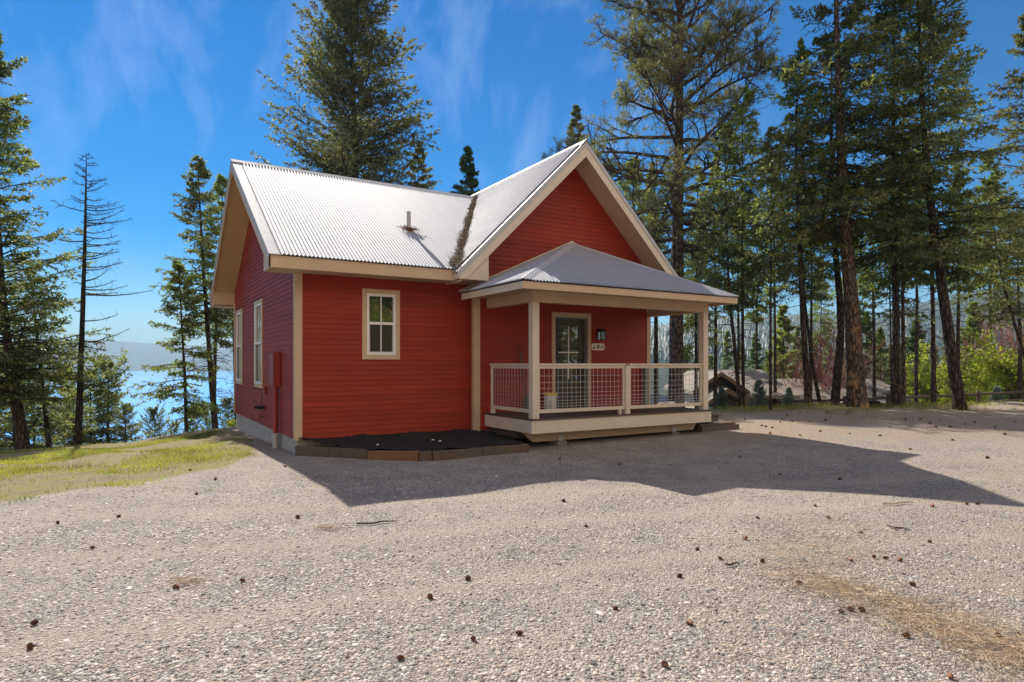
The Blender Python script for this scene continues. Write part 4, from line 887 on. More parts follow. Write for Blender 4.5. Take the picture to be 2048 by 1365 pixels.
for i_, (p0, p1) in enumerate((((1765, 1017), (1828, 1015)), ((1775, 1060), (1823, 1070)), ((713, 1053), (793, 1050)), ((1450, 1140), (1480, 1137)))):
    pts = []
    for q_ in range(4):
        px_, y_ = p0[0] + (p1[0] - p0[0]) * q_ / 3, p0[1] + (p1[1] - p0[1]) * q_ / 3 + [0, 2, -1, 0][q_]; F = 1.58 * FPX / (y_ - HY); a, b_2 = W(px_, F); pts.append((a, b_2, gz(a, b_2) + .02))
    s_ = MB(); s_.tube(pts, [.009, .010, .008, .004], 6); tag(s_.build('stick', M['stick'] if i_ else M['straw'], None, 0, True), ['orange brown stick lying near the shadow tip', 'thin grey stick lying below the orange stick', 'dark stick in the gravel in front of the planting bed', 'short twig on the gravel right of centre'][i_], 'stick')

# grass: blades
rg = np.random.default_rng(31)
def blades(x, y, h0, h1, w, seed):
    rg = np.random.default_rng(seed); n = len(x); z = ground_z(x, y) - .005; a = rg.uniform(0, 6.28, n); h = rg.uniform(h0, h1, n); s = np.stack([np.cos(a), np.sin(a), 0 * a], 1) * w; ln = rg.normal(0, .4, (n, 2)) * h[:, None]
    P0 = np.stack([x, y, z], 1); V = np.stack([P0 - s, P0 + s, P0 + np.stack([ln[:, 0], ln[:, 1], h], 1)], 1).reshape(-1, 3); return V, np.arange(n * 3).reshape(-1, 3)
from mathutils import noise as MN
def patch(x, y, sc): return np.array([MN.noise((a * sc, b * sc, 3.3)) for a, b in zip(x, y)])
n = 150000; F = rg.uniform(7, 22, n); u = rg.uniform(-1.05, -.36, n); x = F * (u * CS + SN); y = F * (-u * SN + CS)
gm_ = grass_mask(x, y); pn = patch(x, y, .55); keep = (gm_ + .5 * patch(x, y, 3.) > .3) & (rg.random(n) < (-.12 + 2.4 * pn + .5 * patch(x, y, 2.1) + .55 * ((8.2 - x * .3 - 8) / 2).clip(-.3, 1)).clip(.03, .85)) & (x < 2.3); x, y = x[keep], y[keep]
M['grass'] = m_leaf('grass_blades', [(0, (.26, .20, .10)), (.35, (.20, .19, .05)), (.8, (.19, .22, .035)), (1, (.33, .28, .09))], .5, big=.8)
V_, T_ = blades(x, y, .025, .075, .006, 1)
n = 15000; F2 = rg.uniform(15.5, 23.5, n); u = rg.uniform(.29, 1.0, n); F2 = np.interp(u, EU, EF) + rg.normal(-.6, 1.3, n); x = F2 * (u * CS + SN); y = F2 * (-u * SN + CS); pn = patch(x, y, .5); keep = rg.random(n) < (.35 + 1.6 * pn).clip(.03, 1); x, y = x[keep], y[keep]
V2, T2 = blades(x, y, .06, .17, .009, 2)
tag(link('grass', mesh_np('grass', np.concatenate([V_, V2]), [np.concatenate([T_, T2 + len(V_)])], M['grass'])), 'short green and yellowish grass in patches', 'grass', kind='stuff')

# ------------------------------------------------------------------ trees
def nz_(v): return v / (np.linalg.norm(v, axis=-1, keepdims=True) + 1e-9)
def tubes(P, r, sides=4):
    """P (B,n,3), r (B,n) -> V, quads"""
    B, n, _ = P.shape; T = nz_(np.gradient(P, axis=1)); ref = np.where(np.abs(T[..., 2:3]) > .9, np.array([1., 0, 0]), np.array([0, 0, 1.])); a = nz_(np.cross(T, ref)); b = np.cross(T, a)
    th_ = np.arange(sides) * 2 * np.pi / sides; ring = P[:, :, None] + r[:, :, None, None] * (np.cos(th_)[None, None, :, None] * a[:, :, None] + np.sin(th_)[None, None, :, None] * b[:, :, None])
    V = ring.reshape(-1, 3); bi, ni, si = np.meshgrid(np.arange(B), np.arange(n - 1), np.arange(sides), indexing='ij'); bi, ni, si = bi.ravel(), ni.ravel(), si.ravel(); sj = (si + 1) % sides
    o = bi * n * sides; q = np.stack([o + ni * sides + si, o + ni * sides + sj, o + (ni + 1) * sides + sj, o + (ni + 1) * sides + si], 1)
    return V, q
def trunk_mesh(path, r, sides=14, rg=None, rough=.06):
    n = len(path); V, q = tubes(path[None], r[None], sides)
    if rg is not None and rough: 
        c = np.repeat(path, sides, 0); V = c + (V - c) * (1 + rg.normal(0, rough, (len(V), 1)))
    return V, q
def smooth_path(pts, n=26):
    pts = np.array(pts, float); t = np.linspace(0, 1, len(pts)); tt = np.linspace(0, 1, n); out = np.stack([np.interp(tt, t, pts[:, k_]) for k_ in range(3)], 1)
    for _ in range(3): out[1:-1] = (out[:-2] + 2 * out[1:-1] + out[2:]) / 4
    return out
def leaves(Pb, D, side_ref, ln, wd, rg):
    """elongated rhombic sprays. Pb (n,3) base, D (n,3) direction"""
    s = nz_(np.cross(D, side_ref)); ln = ln[:, None]; wd = wd[:, None]
    V = np.stack([Pb, Pb + D * ln * .45 + s * wd, Pb + D * ln, Pb + D * ln * .45 - s * wd], 1).reshape(-1, 3); return V, np.arange(len(Pb) * 4).reshape(-1, 4)
def make_fir(H, Rm, cb, r0, seed, mat_leaf, bark, path=None, nb=None, nt=14, nl=8, droop=.35, e_lo=-8, e_hi=42, lsz=.17, dead=26, dens=.72, width_bias=None, lwk=.21, top_taper=.85, gap=.12):
    rg = np.random.default_rng(seed); nt = int(nt * 1.35); nl = int(nl * 1.7); lsz *= .74; dens = min(1, dens * 1.2); lwk *= .82
    if path is None:
        n_ = 9; w = np.cumsum(rg.normal(0, .004 * H, (n_, 2)), 0); path = smooth_path(np.stack([w[:, 0] * .5, w[:, 1] * .5, np.linspace(0, H, n_)], 1))
    else: path = smooth_path(path)
    pz = path[:, 2]; Hh = pz[-1]
    s_ = np.linspace(0, 1, len(path)); rad = r0 * ((1 - s_) ** .8 * .93 + .03) * (1 + .28 * np.exp(-s_ * 38)); 
    Vw, Qw = trunk_mesh(path, rad, 12, rg, .04)
    def at(s): return np.stack([np.interp(s, s_, path[:, k_]) for k_ in range(3)], -1)
    nb = nb or int(Hh * (1 - cb) * 9)
    t = (np.arange(nb) + rg.random(nb)) / nb; t = t ** 1.12; s = cb + (1 - cb) * t * .995; az = rg.uniform(0, 2 * np.pi, nb)
    prof = (1 - t) ** top_taper * np.minimum(1, (t + .12) / .3) + .02; Lb = Rm * prof * rg.uniform(.55, 1.12, nb)
    Lb *= np.where(rg.random(nb) < gap, .4, 1.0)
    if width_bias is not None: Lb *= 1 + width_bias[0] * np.cos(az - width_bias[1])
    e0 = np.tan(np.radians(e_lo + (e_hi - e_lo) * t ** 1.3 + rg.normal(0, 6, nb)))
    q = np.linspace(0, 1, 6); base = at(s); hd_ = np.stack([np.cos(az), np.sin(az), 0 * az], 1); sd2 = np.stack([-np.sin(az), np.cos(az), 0 * az], 1); wob = rg.normal(0, .05, (nb, 6)).cumsum(1) * (q > 0)
    P = base[:, None] + hd_[:, None] * (Lb[:, None] * q)[..., None] + sd2[:, None] * (Lb[:, None] * wob)[..., None] + np.array([0, 0, 1.]) * (Lb[:, None] * (e0[:, None] * q - droop * q ** 2 + droop * .6 * q ** 3))[..., None]
    br = (np.interp(s, s_, rad)[:, None] * .26 + .004) * (1 - q[None] * .85) * np.minimum(1, .5 + Lb / Rm)[:, None]; br = np.minimum(br, .07)
    V1, Q1 = tubes(P, br, 4)
    # twigs
    tq = np.linspace(.16, 1, nt)[None] + rg.normal(0, .02, (nb, nt)); tq = tq.clip(.08, 1); idx = tq * 5; i0 = np.floor(idx).astype(int).clip(0, 4); fr_ = (idx - i0)[..., None]; bi = np.arange(nb)[:, None]
    tb = P[bi, i0] * (1 - fr_) + P[bi, i0 + 1] * fr_; td = nz_(P[bi, i0 + 1] - P[bi, i0]); sgn = np.where(np.arange(nt) % 2 == 0, 1., -1.)[None, :, None]
    sdv = nz_(np.cross(td, np.array([0, 0, 1.])))
    dirw = nz_(td * rg.uniform(.4, .9, (nb, nt, 1)) + sdv * sgn * rg.uniform(.5, 1.0, (nb, nt, 1)) + np.array([0, 0, 1.]) * rg.normal(-.10, .22, (nb, nt, 1)))
    dirw[:, -1] = td[:, -1]
    lt = (Lb[:, None] * .42 * (1.05 - tq) + .12 + .05 * Lb[:, None]) * rg.uniform(.6, 1.2, (nb, nt)); lt = lt.clip(.08, 1.5)
    TP = np.stack([tb, tb + dirw * lt[..., None] * .5 + [0, 0, .0], tb + dirw * lt[..., None] - np.array([0, 0, 1.]) * (lt * .12)[..., None]], 2).reshape(-1, 3, 3)
    V2, Q2 = tubes(TP, np.tile([[.006, .0045, .002]], (len(TP), 1)), 3)
    # sprays
    kk = rg.random((nb, nt, nl)) ** .8; lb = tb[:, :, None] + dirw[:, :, None] * (lt[..., None] * kk)[..., None] - np.array([0, 0, 1.]) * (lt[..., None] * .12 * kk ** 2)[..., None]
    dl = nz_(dirw[:, :, None] * .8 + rg.normal(0, .55, (nb, nt, nl, 3)) + np.array([0, 0, -.18])); lb = lb.reshape(-1, 3); dl = dl.reshape(-1, 3); n_l = len(lb)
    keep = rg.random(n_l) < dens; lb, dl = lb[keep], dl[keep]; n_l = len(lb)
    ls = lsz * rg.uniform(.6, 1.35, n_l); Vl, Ql = leaves(lb, dl, nz_(rg.normal(0, 1, (n_l, 3)) + [0, 0, 1.2]), ls, ls * lwk * rg.uniform(.8, 1.25, n_l), rg)
    # dead lower twigs
    Vd = np.zeros((0, 3)); Qd = np.zeros((0, 4), int)
    if dead and cb > .05:
        sdz = rg.uniform(.06 if cb > .2 else .02, cb + .12, dead); a2 = rg.uniform(0, 6.28, dead); Ld = rg.uniform(.25, .9, dead) * min(1.6, Rm * .7); h2 = np.stack([np.cos(a2), np.sin(a2), 0 * a2], 1); qq = np.linspace(0, 1, 5)
        PD = at(sdz)[:, None] + h2[:, None] * (Ld[:, None] * qq)[..., None] + np.cumsum(rg.normal(0, .04, (dead, 5, 3)), 1) * (qq > 0)[None, :, None] + np.array([0, 0, -1.]) * (Ld[:, None] * .3 * qq ** 2)[..., None]
        Vd, Qd = tubes(PD, np.tile(.013 * (1 - qq * .8), (dead, 1)), 3)
        tt_ = 5; b3 = np.repeat(PD[:, 2:4].mean(1), tt_, 0); d3 = nz_(np.repeat(h2, tt_, 0) * .5 + rg.normal(0, .6, (dead * tt_, 3))); l3 = rg.uniform(.1, .35, dead * tt_)[:, None]; PD2 = np.stack([b3, b3 + d3 * l3 * .5, b3 + d3 * l3], 1); V3, Q3 = tubes(PD2, np.tile([[.005, .004, .002]], (len(PD2), 1)), 3); Qd = np.concatenate([Qd, Q3 + len(Vd)]); Vd = np.concatenate([Vd, V3])
    VV = [Vw, V1, V2, Vd]; QQ = []; o_ = 0
    for a, b in zip(VV, (Qw, Q1, Q2, Qd)): QQ.append(b + o_); o_ += len(a)
    mt_ = mesh_np('trunk', np.concatenate(VV), [np.concatenate(QQ)], bark, smooth=True)
    mc_ = mesh_np('crown', Vl, [Ql], mat_leaf)
    return mt_, mc_
def make_pine(H, Rm, cb, r0, seed, mat_leaf, bark, path=None, nlimb=46, tuft=26, nlen=.21, sub=7, sub2=4, nwd=.0075):
    """ponderosa habit: few crooked spreading limbs, bare inside, needle tufts at the ends"""
    rg = np.random.default_rng(seed)
    path = smooth_path(path if path is not None else [(0, 0, 0), (.05, .03, H * .5), (0, 0, H)]); s_ = np.linspace(0, 1, len(path)); rad = r0 * ((1 - s_) ** .75 * .9 + .05) * (1 + .4 * np.exp(-s_ * 40)); Vw, Qw = trunk_mesh(path, rad, 16, rg, .035)
    def at(s): return np.array([np.interp(s, s_, path[:, k_]) for k_ in range(3)])
    def crooked(p, d, L, n, wob, up):
        pts = [p]; d = d / np.linalg.norm(d)
        for _ in range(n):
            d = d + rg.normal(0, wob, 3) + np.array([0, 0, up]); d /= np.linalg.norm(d); pts.append(pts[-1] + d * L / n)
        return np.array(pts), d
    VV, QQ = [Vw], [Qw]; B1, R1, B2, R2, B3, R3, tips = [], [], [], [], [], [], []
    for i_ in range(nlimb):
        t = (i_ + rg.random()) / nlimb; s = cb + (1 - cb) * t * .99; az = i_ * 2.4 + rg.normal(0, .5); L_ = Rm * (1 - t) ** .6 * min(1, .45 + t * 3.5) * rg.uniform(.65, 1.1) + .3
        el = np.radians(-6 + 50 * t + rg.normal(0, 10)); d = np.array([math.cos(az) * math.cos(el), math.sin(az) * math.cos(el), math.sin(el)])
        pts, _ = crooked(at(s), d, L_, 8, .13, .035 - .05 * (t < .4)); B1.append(pts); rb = min(.10, .035 + .022 * L_) * (1 - .3 * t); R1.append(rb * (1 - np.linspace(0, 1, 9) * .82))
        for j_ in range(sub):
            q = rg.uniform(.25, 1) if j_ else 1.0; k_ = min(7, int(q * 8)); p = pts[k_] + (pts[k_ + 1] - pts[k_]) * (q * 8 - k_ if k_ < 7 else rg.random()); dd = pts[k_ + 1] - pts[k_]; dd /= np.linalg.norm(dd)
            l2 = L_ * .42 * (1.15 - q) * rg.uniform(.7, 1.3) + .28; p2, _ = crooked(p, dd * .7 + rg.normal(0, .6, 3) + [0, 0, .1], l2, 5, .2, .05); B2.append(p2); R2.append(rb * .42 * (1 - np.linspace(0, 1, 6) * .75))
            tips.append((p2[-1], p2[-1] - p2[-2]))
            for m_ in range(sub2):
                k2 = rg.integers(1, 5); p3, _ = crooked(p2[k2], (p2[k2 + 1 if k2 < 5 else 5] - p2[k2 - 1]) / l2 * 1.5 + rg.normal(0, .6, 3) + [0, 0, .12], l2 * rg.uniform(.3, .6) + .1, 4, .25, .09); B3.append(p3); R3.append(np.linspace(.011, .006, 5)); tips.append((p3[-1], p3[-1] - p3[-2]))
    for B_, R_, sd_ in ((B1, R1, 6), (B2, R2, 5), (B3, R3, 4)):
        V_, Q_ = tubes(np.array(B_), np.array(R_), sd_); QQ.append(Q_ + sum(len(a) for a in VV)); VV.append(V_)
    TP = np.array([a for a, b in tips]); TD = nz_(np.array([b for a, b in tips])); n = len(TP); o = np.repeat(TP - TD * .07, tuft, 0) + np.repeat(TD, tuft, 0) * rg.uniform(0, .12, (n * tuft, 1)); d = nz_(np.repeat(TD, tuft, 0) * .75 + nz_(rg.normal(0, 1, (n * tuft, 3))) * 1.0); ln = nlen * rg.uniform(.6, 1.15, (n * tuft, 1)); sd_ = nz_(np.cross(d, rg.normal(0, 1, (n * tuft, 3)))) * nwd
    V_ = np.stack([o - sd_ * .4, o + sd_ * .4, o + d * ln * .7 + sd_, o + d * ln, o + d * ln * .7 - sd_], 1).reshape(-1, 3)
    return mesh_np('trunk', np.concatenate(VV), [np.concatenate(QQ)], bark, smooth=True), mesh_np('crown', V_, [np.arange(len(V_)).reshape(-1, 5)], mat_leaf)
def place(name, meshes, x, y, z, label, cat, group=None, rz=0, sc=1., scz=None):
    r = thing(name, label, cat, (x, y, z), rz, group); r.scale = (sc, sc, scz or sc)
    link('trunk', meshes[0], r)
    if meshes[1] is not None: link('crown', meshes[1], r)
    return r
def ppath(base, pts, F):
    """trunk path measured on the photo -> local points at distance F"""
    out = []; x0, y0 = W(base, F); z0 = gz(x0, y0) - .15
    for (px, y) in pts: x, y2 = W(px, F); out.append((x - x0, y2 - y0, ZY(y, F) - z0))
    out[0] = (out[0][0], out[0][1], 0.); return (x0, y0, z0), out
def tree(kind, name, pts, F, Rm, cb, r0, seed, leaf, bark, label, cat, group=None, **kw):
    (x0, y0, z0), pa = ppath(pts[0][0], pts, F); H = pa[-1][2]
    ms = (make_fir if kind == 'fir' else make_pine)(H, Rm, cb, r0, seed, M[leaf], M[bark], path=pa, **kw)
    return place(name, ms, x0, y0, z0, label, cat, group), ms
GLF, GRT, GBG = 'conifers left of the cabin', 'tall conifers right of the cabin', 'conifers in the background'
# left side
tree('fir', 'fir_tree', [(50, 905), (32, 800), (16, 700), (2, 560), (-14, 300), (-25, 60)], 21, 3.3, .2, 0.2, 1, 'fir', 'bark_fir', 'big dense fir at the left edge of the photo with a dark leaning trunk', 'tree', GLF, nt=18, nl=11, droop=.25, e_lo=8, e_hi=45, lsz=.16, nb=190, top_taper=.6)
tree('fir', 'fir_tree', [(101, 896), (90, 820), (75, 680), (60, 540)], 23, 1.75, .2, .10, 2, 'fir', 'bark_fir', 'thin sparse fir between the big left fir and the bare dead tree', 'tree', GLF, nt=12, nl=7, droop=.3, lsz=.13, nb=60, e_lo=-12)
# dead larch
(x0, y0, z0), pa = ppath(155, [(155, 895), (163, 700), (170, 480), (173, 305)], 22)
def make_dead(pa, seed):
    rg = np.random.default_rng(seed); path = smooth_path(pa); s_ = np.linspace(0, 1, len(path)); rad = .125 * ((1 - s_) ** .8 * .93 + .03) * (1 + .4 * np.exp(-s_ * 40)); V0, Q0 = trunk_mesh(path, rad, 10, rg, .05)
    right = np.array([CS, -SN, 0.]); fwd = np.array([SN, CS, 0.]); P, Rr_ = [], []
    at = lambda s: np.array([np.interp(s, s_, path[:, k_]) for k_ in range(3)])
    spec = [(.21, 1.55, .9), (.36, 1.6, .5), (.42, 1.3, .35)] + [(.50 + .5 * (k_ / 60), None, None) for k_ in range(60)] + [(.24, -.25, 0), (.45, -.2, .1)]
    for (s, L_, up) in spec:
        if L_ is None:
            t = (s - .5) / .5; sg = 1 if rg.random() < .62 else -1; az = rg.normal(0, .8); L_ = (2.1 * (1 - t) ** .9 * (1 if sg > 0 else (.08 if t < .3 else .75)) + .12) * rg.uniform(.6, 1.1); up = .2 + .35 * t; d = (right * sg * math.cos(az) + fwd * math.sin(az))
        else: d = right * np.sign(L_); L_ = abs(L_)
        q = np.linspace(0, 1, 7); pts = at(s) + d[None] * (q * L_)[:, None] + np.array([0, 0, 1.]) * (L_ * (.02 * q + (up or .2) * .55 * q ** 2 - .10 * q * (1 - q)))[:, None] + np.cumsum(rg.normal(0, .012, (7, 3)), 0) * (q > 0)[:, None]
        P.append(pts); Rr_.append((.012 + .009 * min(L_, 2)) * (1 - q * .75))
    P = np.array(P); V1, Q1 = tubes(P, np.array(Rr_), 4)
    nt_ = 16; TB = []; 
    for p in P:
        Lp = np.linalg.norm(p[-1] - p[0])
        for _ in range(nt_):
            q = rg.uniform(.15, .98) * 6; k_ = min(5, int(q)); b = p[k_] + (p[k_ + 1] - p[k_]) * (q - k_); dd = nz_(p[k_ + 1] - p[k_]); d = nz_(dd * .6 + rg.normal(0, .6, 3)); l_ = rg.uniform(.06, .30) * min(1, .35 + Lp / 2); TB.append([b, b + d * l_ * .5 + rg.normal(0, .008, 3), b + d * l_])
    TB = np.array(TB); V2, Q2 = tubes(TB, np.tile([[.006, .005, .003]], (len(TB), 1)), 3)
    return mesh_np('trunk', np.concatenate([V0, V1, V2]), [np.concatenate([Q0, Q1 + len(V0), Q2 + len(V0) + len(V1)])], M['bark_dead'], smooth=True)
r_ = thing('dead_tree', 'bare dead tree with curved leafless branches against the lake sky', 'tree', (x0, y0, z0), 0, GLF); link('trunk', make_dead(pa, 4), r_)
tree('fir', 'fir_tree', [(373, 872), (370, 760), (363, 640), (357, 526)], 21, 1.75, .16, 0.065, 5, 'fir_green', 'bark_fir', 'shorter green fir just left of the tall slender fir by the cabin', 'tree', GLF, nt=13, nl=9, droop=.25, lsz=.13, nb=62, e_lo=-5)
tree('fir', 'fir_tree', [(432, 866), (418, 700), (404, 500), (395, 318)], 22, 1.8, .42, 0.11, 6, 'fir', 'bark_fir', 'tall slender fir left of the cabin with a bare lower trunk', 'tree', GLF, nt=13, nl=9, droop=.22, lsz=.13, nb=80, e_lo=-2, dead=40)
tree('fir', 'fir_tree', [(427, 866), (430, 700), (440, 500), (447, 352)], 25, 1.8, .36, .09, 7, 'fir_green', 'bark_fir', 'fir right behind the tall slender fir, partly hidden by the cabin roof', 'tree', GLF, nt=12, nl=8, droop=.25, lsz=.14, nb=70, dead=36)
tree('fir', 'fir_tree', [(474, 866), (468, 700), (462, 560), (458, 440)], 28, 1.3, .4, .07, 8, 'fir', 'bark_fir', 'slim fir at the cabin back corner with many bare lower twigs', 'tree', GLF, nt=10, nl=7, lsz=.15, nb=50, dead=50)
# behind the cabin
tree('fir', 'fir_tree', [(716, 900), (714, 500), (708, 250), (700, -50)], 50, 8.0, .28, .50, 9, 'fir_olive', 'bark_fir', 'very large broad fir rising behind the metal roof', 'tree', 'trees behind the cabin', nt=22, nl=11, droop=.12, e_lo=14, e_hi=52, lsz=.31, nb=330, top_taper=.55, lwk=.2, dens=.95)
tree('fir', 'fir_tree', [(840, 900), (838, 600), (836, 285)], 52, 3.6, .45, .2, 10, 'fir_olive', 'bark_fir', 'lower olive fir at the right foot of the very large fir behind the roof', 'tree', 'trees behind the cabin', nt=14, nl=9, lsz=.29, nb=90)
tree('fir', 'fir_tree', [(935, 900), (935, 600), (934, 298)], 40, 3.6, .45, .14, 11, 'fir_dark', 'bark_fir', 'small pointed fir above the dip between the two roofs', 'tree', 'trees behind the cabin', nt=16, nl=9, lsz=.22, nb=130, e_lo=10, top_taper=1.05, gap=.05)
tree('fir', 'pine_tree', [(1150, 900), (1150, 600), (1152, 213)], 40, 2.9, .45, .14, 12, 'pine', 'bark_fir', 'slim pine whose tip shows behind the gable peak', 'tree', 'trees behind the cabin', nt=13, nl=8, lsz=.22, nb=120, top_taper=1.0, gap=.05)
# ponderosa
tree('pine', 'pine_tree', [(1352, 830), (1353, 600), (1356, 430), (1358, 200), (1360, 0), (1362, -130)], 26, 5.4, .31, .33, 13, 'pine', 'bark_pine', 'big pine with a thick furrowed trunk and crooked spreading limbs behind the porch', 'tree', GRT, nlimb=84, tuft=24, sub=10, sub2=6, nlen=.21, nwd=.008)
# right group
tree('fir', 'fir_tree', [(1716, 815), (1706, 640), (1692, 480), (1682, 300), (1674, 100), (1668, -200)], 20, 3.97, .42, 0.28, 14, 'fir', 'bark_big', 'largest fir right of the cabin, its thick base peeling to orange bark', 'tree', GRT, nt=18, nl=11, droop=.3, e_lo=-4, e_hi=30, lsz=.17, dens=.62, nb=120, dead=30)
tree('fir', 'fir_tree', [(1668, 812), (1684, 640), (1668, 480), (1662, 300), (1664, 60)], 21.3, 2.43, .5, 0.15, 15, 'fir', 'bark_fir', 'straight dark trunk right against the left side of the largest fir', 'tree', GRT, nt=13, nl=8, lsz=.16, dens=.62, nb=64)
tree('fir', 'fir_tree', [(1617, 812), (1606, 640), (1597, 480), (1592, 300), (1596, 90)], 20.6, 2.56, .42, 0.11, 16, 'fir_green', 'bark_fir', 'fir second left of the largest fir with a slightly curved trunk', 'tree', GRT, nt=14, nl=8, lsz=.16, dens=.62, nb=74, dead=40)
tree('fir', 'fir_tree', [(1645, 812), (1626, 740), (1611, 620), (1602, 480), (1600, 330)], 22.0, 1.79, .55, 0.075, 17, 'fir', 'bark_fir', 'thinner trunk slanting left to meet the fir beside it', 'tree', GRT, nt=10, nl=6, lsz=.16, dens=.62, nb=40)
tree('fir', 'fir_tree', [(1541, 815), (1541, 600), (1543, 430), (1545, 260)], 19.6, 2.05, .42, 0.05, 18, 'fir', 'bark_fir', 'very thin straight trunk standing alone behind the right end of the porch', 'tree', GRT, nt=12, nl=7, lsz=.15, dens=.62, nb=54)
tree('fir', 'fir_tree', [(1487, 818), (1485, 620), (1484, 400), (1486, 180)], 22, 2.30, .40, 0.065, 19, 'fir_green', 'bark_fir', 'slim straight fir nearest the right corner of the porch roof', 'tree', GRT, nt=12, nl=7, lsz=.16, dens=.62, nb=60, dead=44)
tree('fir', 'fir_tree', [(1482, 818), (1468, 680), (1458, 590), (1452, 420), (1450, 250)], 21.5, 2.18, .45, 0.08, 20, 'fir', 'bark_fir', 'fir with a left leaning trunk just outside the porch post', 'tree', GRT, nt=12, nl=7, lsz=.16, dens=.62, nb=54, dead=40)
tree('fir', 'fir_tree', [(1793, 812), (1792, 600), (1786, 380), (1788, 150), (1790, -60)], 20.2, 3.20, .33, 0.13, 21, 'fir_dark', 'bark_fir', 'black barked fir with low drooping boughs right of the largest fir', 'tree', GRT, nt=15, nl=10, droop=.42, lsz=.17, dens=.55, nb=90, dead=20)
tree('fir', 'fir_tree', [(1808, 812), (1806, 640), (1804, 470), (1802, 300)], 21.2, 2.05, .5, 0.075, 22, 'fir_green', 'bark_pine', 'thin brown trunk touching the right side of the black barked fir', 'tree', GRT, nt=11, nl=8, lsz=.16, dens=.62, nb=50)
tree('fir', 'fir_tree', [(1783, 812), (1782, 700), (1779, 560), (1777, 420)], 22.4, 1.66, .5, 0.045, 23, 'fir', 'bark_fir', 'thinnest trunk just left of the black barked fir', 'tree', GRT, nt=10, nl=7, lsz=.16, dens=.62, nb=40)
tree('fir', 'fir_tree', [(1867, 810), (1866, 640), (1862, 460), (1858, 250), (1856, -20)], 22.5, 2.94, .4, 0.095, 24, 'fir', 'bark_fir', 'straight fir left of the strongly leaning trunk near the fence', 'tree', GRT, nt=14, nl=9, lsz=.17, dens=.62, nb=90, dead=34)
tree('fir', 'fir_tree', [(1922, 812), (1905, 720), (1885, 580), (1862, 420), (1847, 260), (1838, 60), (1834, -160)], 19.2, 3.46, .38, 0.185, 25, 'fir', 'bark_fir', 'big fir by the fence with a thick trunk leaning to the left', 'tree', GRT, nt=17, nl=10, droop=.28, lsz=.17, dens=.62, nb=120, e_lo=-6, dead=30)
tree('fir', 'fir_tree', [(2078, 812), (2045, 700), (2012, 590), (1990, 480), (1975, 360)], 23, 2.43, .4, 0.075, 26, 'fir', 'bark_fir', 'thin trunk leaning left at the right edge above the spring green bushes', 'tree', GRT, nt=12, nl=8, lsz=.17, dens=.62, nb=56)
tree('fir', 'fir_tree', [(2075, 810), (2075, 500), (2072, 250), (2068, 10)], 23.5, 3.20, .3, 0.16, 27, 'fir_olive', 'bark_fir', 'sunlit olive fir cut off by the right edge of the photo', 'tree', GRT, nt=16, nl=10, lsz=.17, dens=.62, nb=110, e_lo=6)
tree('fir', 'fir_tree', [(1312, 830), (1312, 600), (1310, 440), (1308, 330)], 33, 1.92, .35, .14, 28, 'pine_green', 'bark_fir', 'trunk seen through the porch between the wall corner and the big pine', 'tree', GRT, nt=11, nl=8, lsz=.19, dens=.62, nb=60)
tree('fir', 'fir_tree', [(1392, 830), (1392, 640), (1394, 480), (1396, 330)], 33, 2.18, .2, .10, 29, 'pine_green', 'bark_fir', 'fir showing through the porch just right of the big pine', 'tree', GRT, nt=12, nl=9, lsz=.18, dens=.62, nb=80)
# shared meshes for the background
bgm = [make_fir(14, 2.6, .08, .18, 101, M['fir_green'], M['bark_fir'], nb=120, nt=14, nl=9, lsz=.30, droop=.3, e_lo=-6),
       make_fir(14, 2.4, .12, .18, 102, M['fir_dark'], M['bark_fir'], nb=120, nt=14, nl=9, lsz=.30, droop=.35, e_lo=-8),
       make_fir(14, 2.3, .15, .16, 103, M['pine_green'], M['bark_fir'], nb=100, nt=13, nl=9, lsz=.34, droop=.15, e_lo=2),
       make_fir(14, 1.9, .10, .15, 104, M['fir'], M['bark_fir'], nb=100, nt=12, nl=8, lsz=.30, droop=.3)]
bgm += [make_fir(14, 2.3, .55, .15, 105, M['fir_green'], M['bark_fir'], nb=58, dens=.55, nt=14, nl=8, lsz=.24, droop=.3, dead=60),
        make_fir(14, 2.1, .55, .15, 106, M['pine_green'], M['bark_fir'], nb=56, dens=.55, nt=13, nl=8, lsz=.26, droop=.12, e_lo=4, dead=50)]
bgm += [make_fir(9, 3.0, .04, .14, 107, M['fir'], M['bark_fir'], nb=120, nt=13, nl=8, lsz=.22, droop=.12, e_lo=5, e_hi=55, top_taper=.5, gap=.2), make_fir(9, 3.0, .04, .14, 108, M['pine_green'], M['bark_fir'], nb=90, nt=12, nl=8, lsz=.24, droop=.05, e_lo=10, e_hi=60, top_taper=.45, gap=.25)]
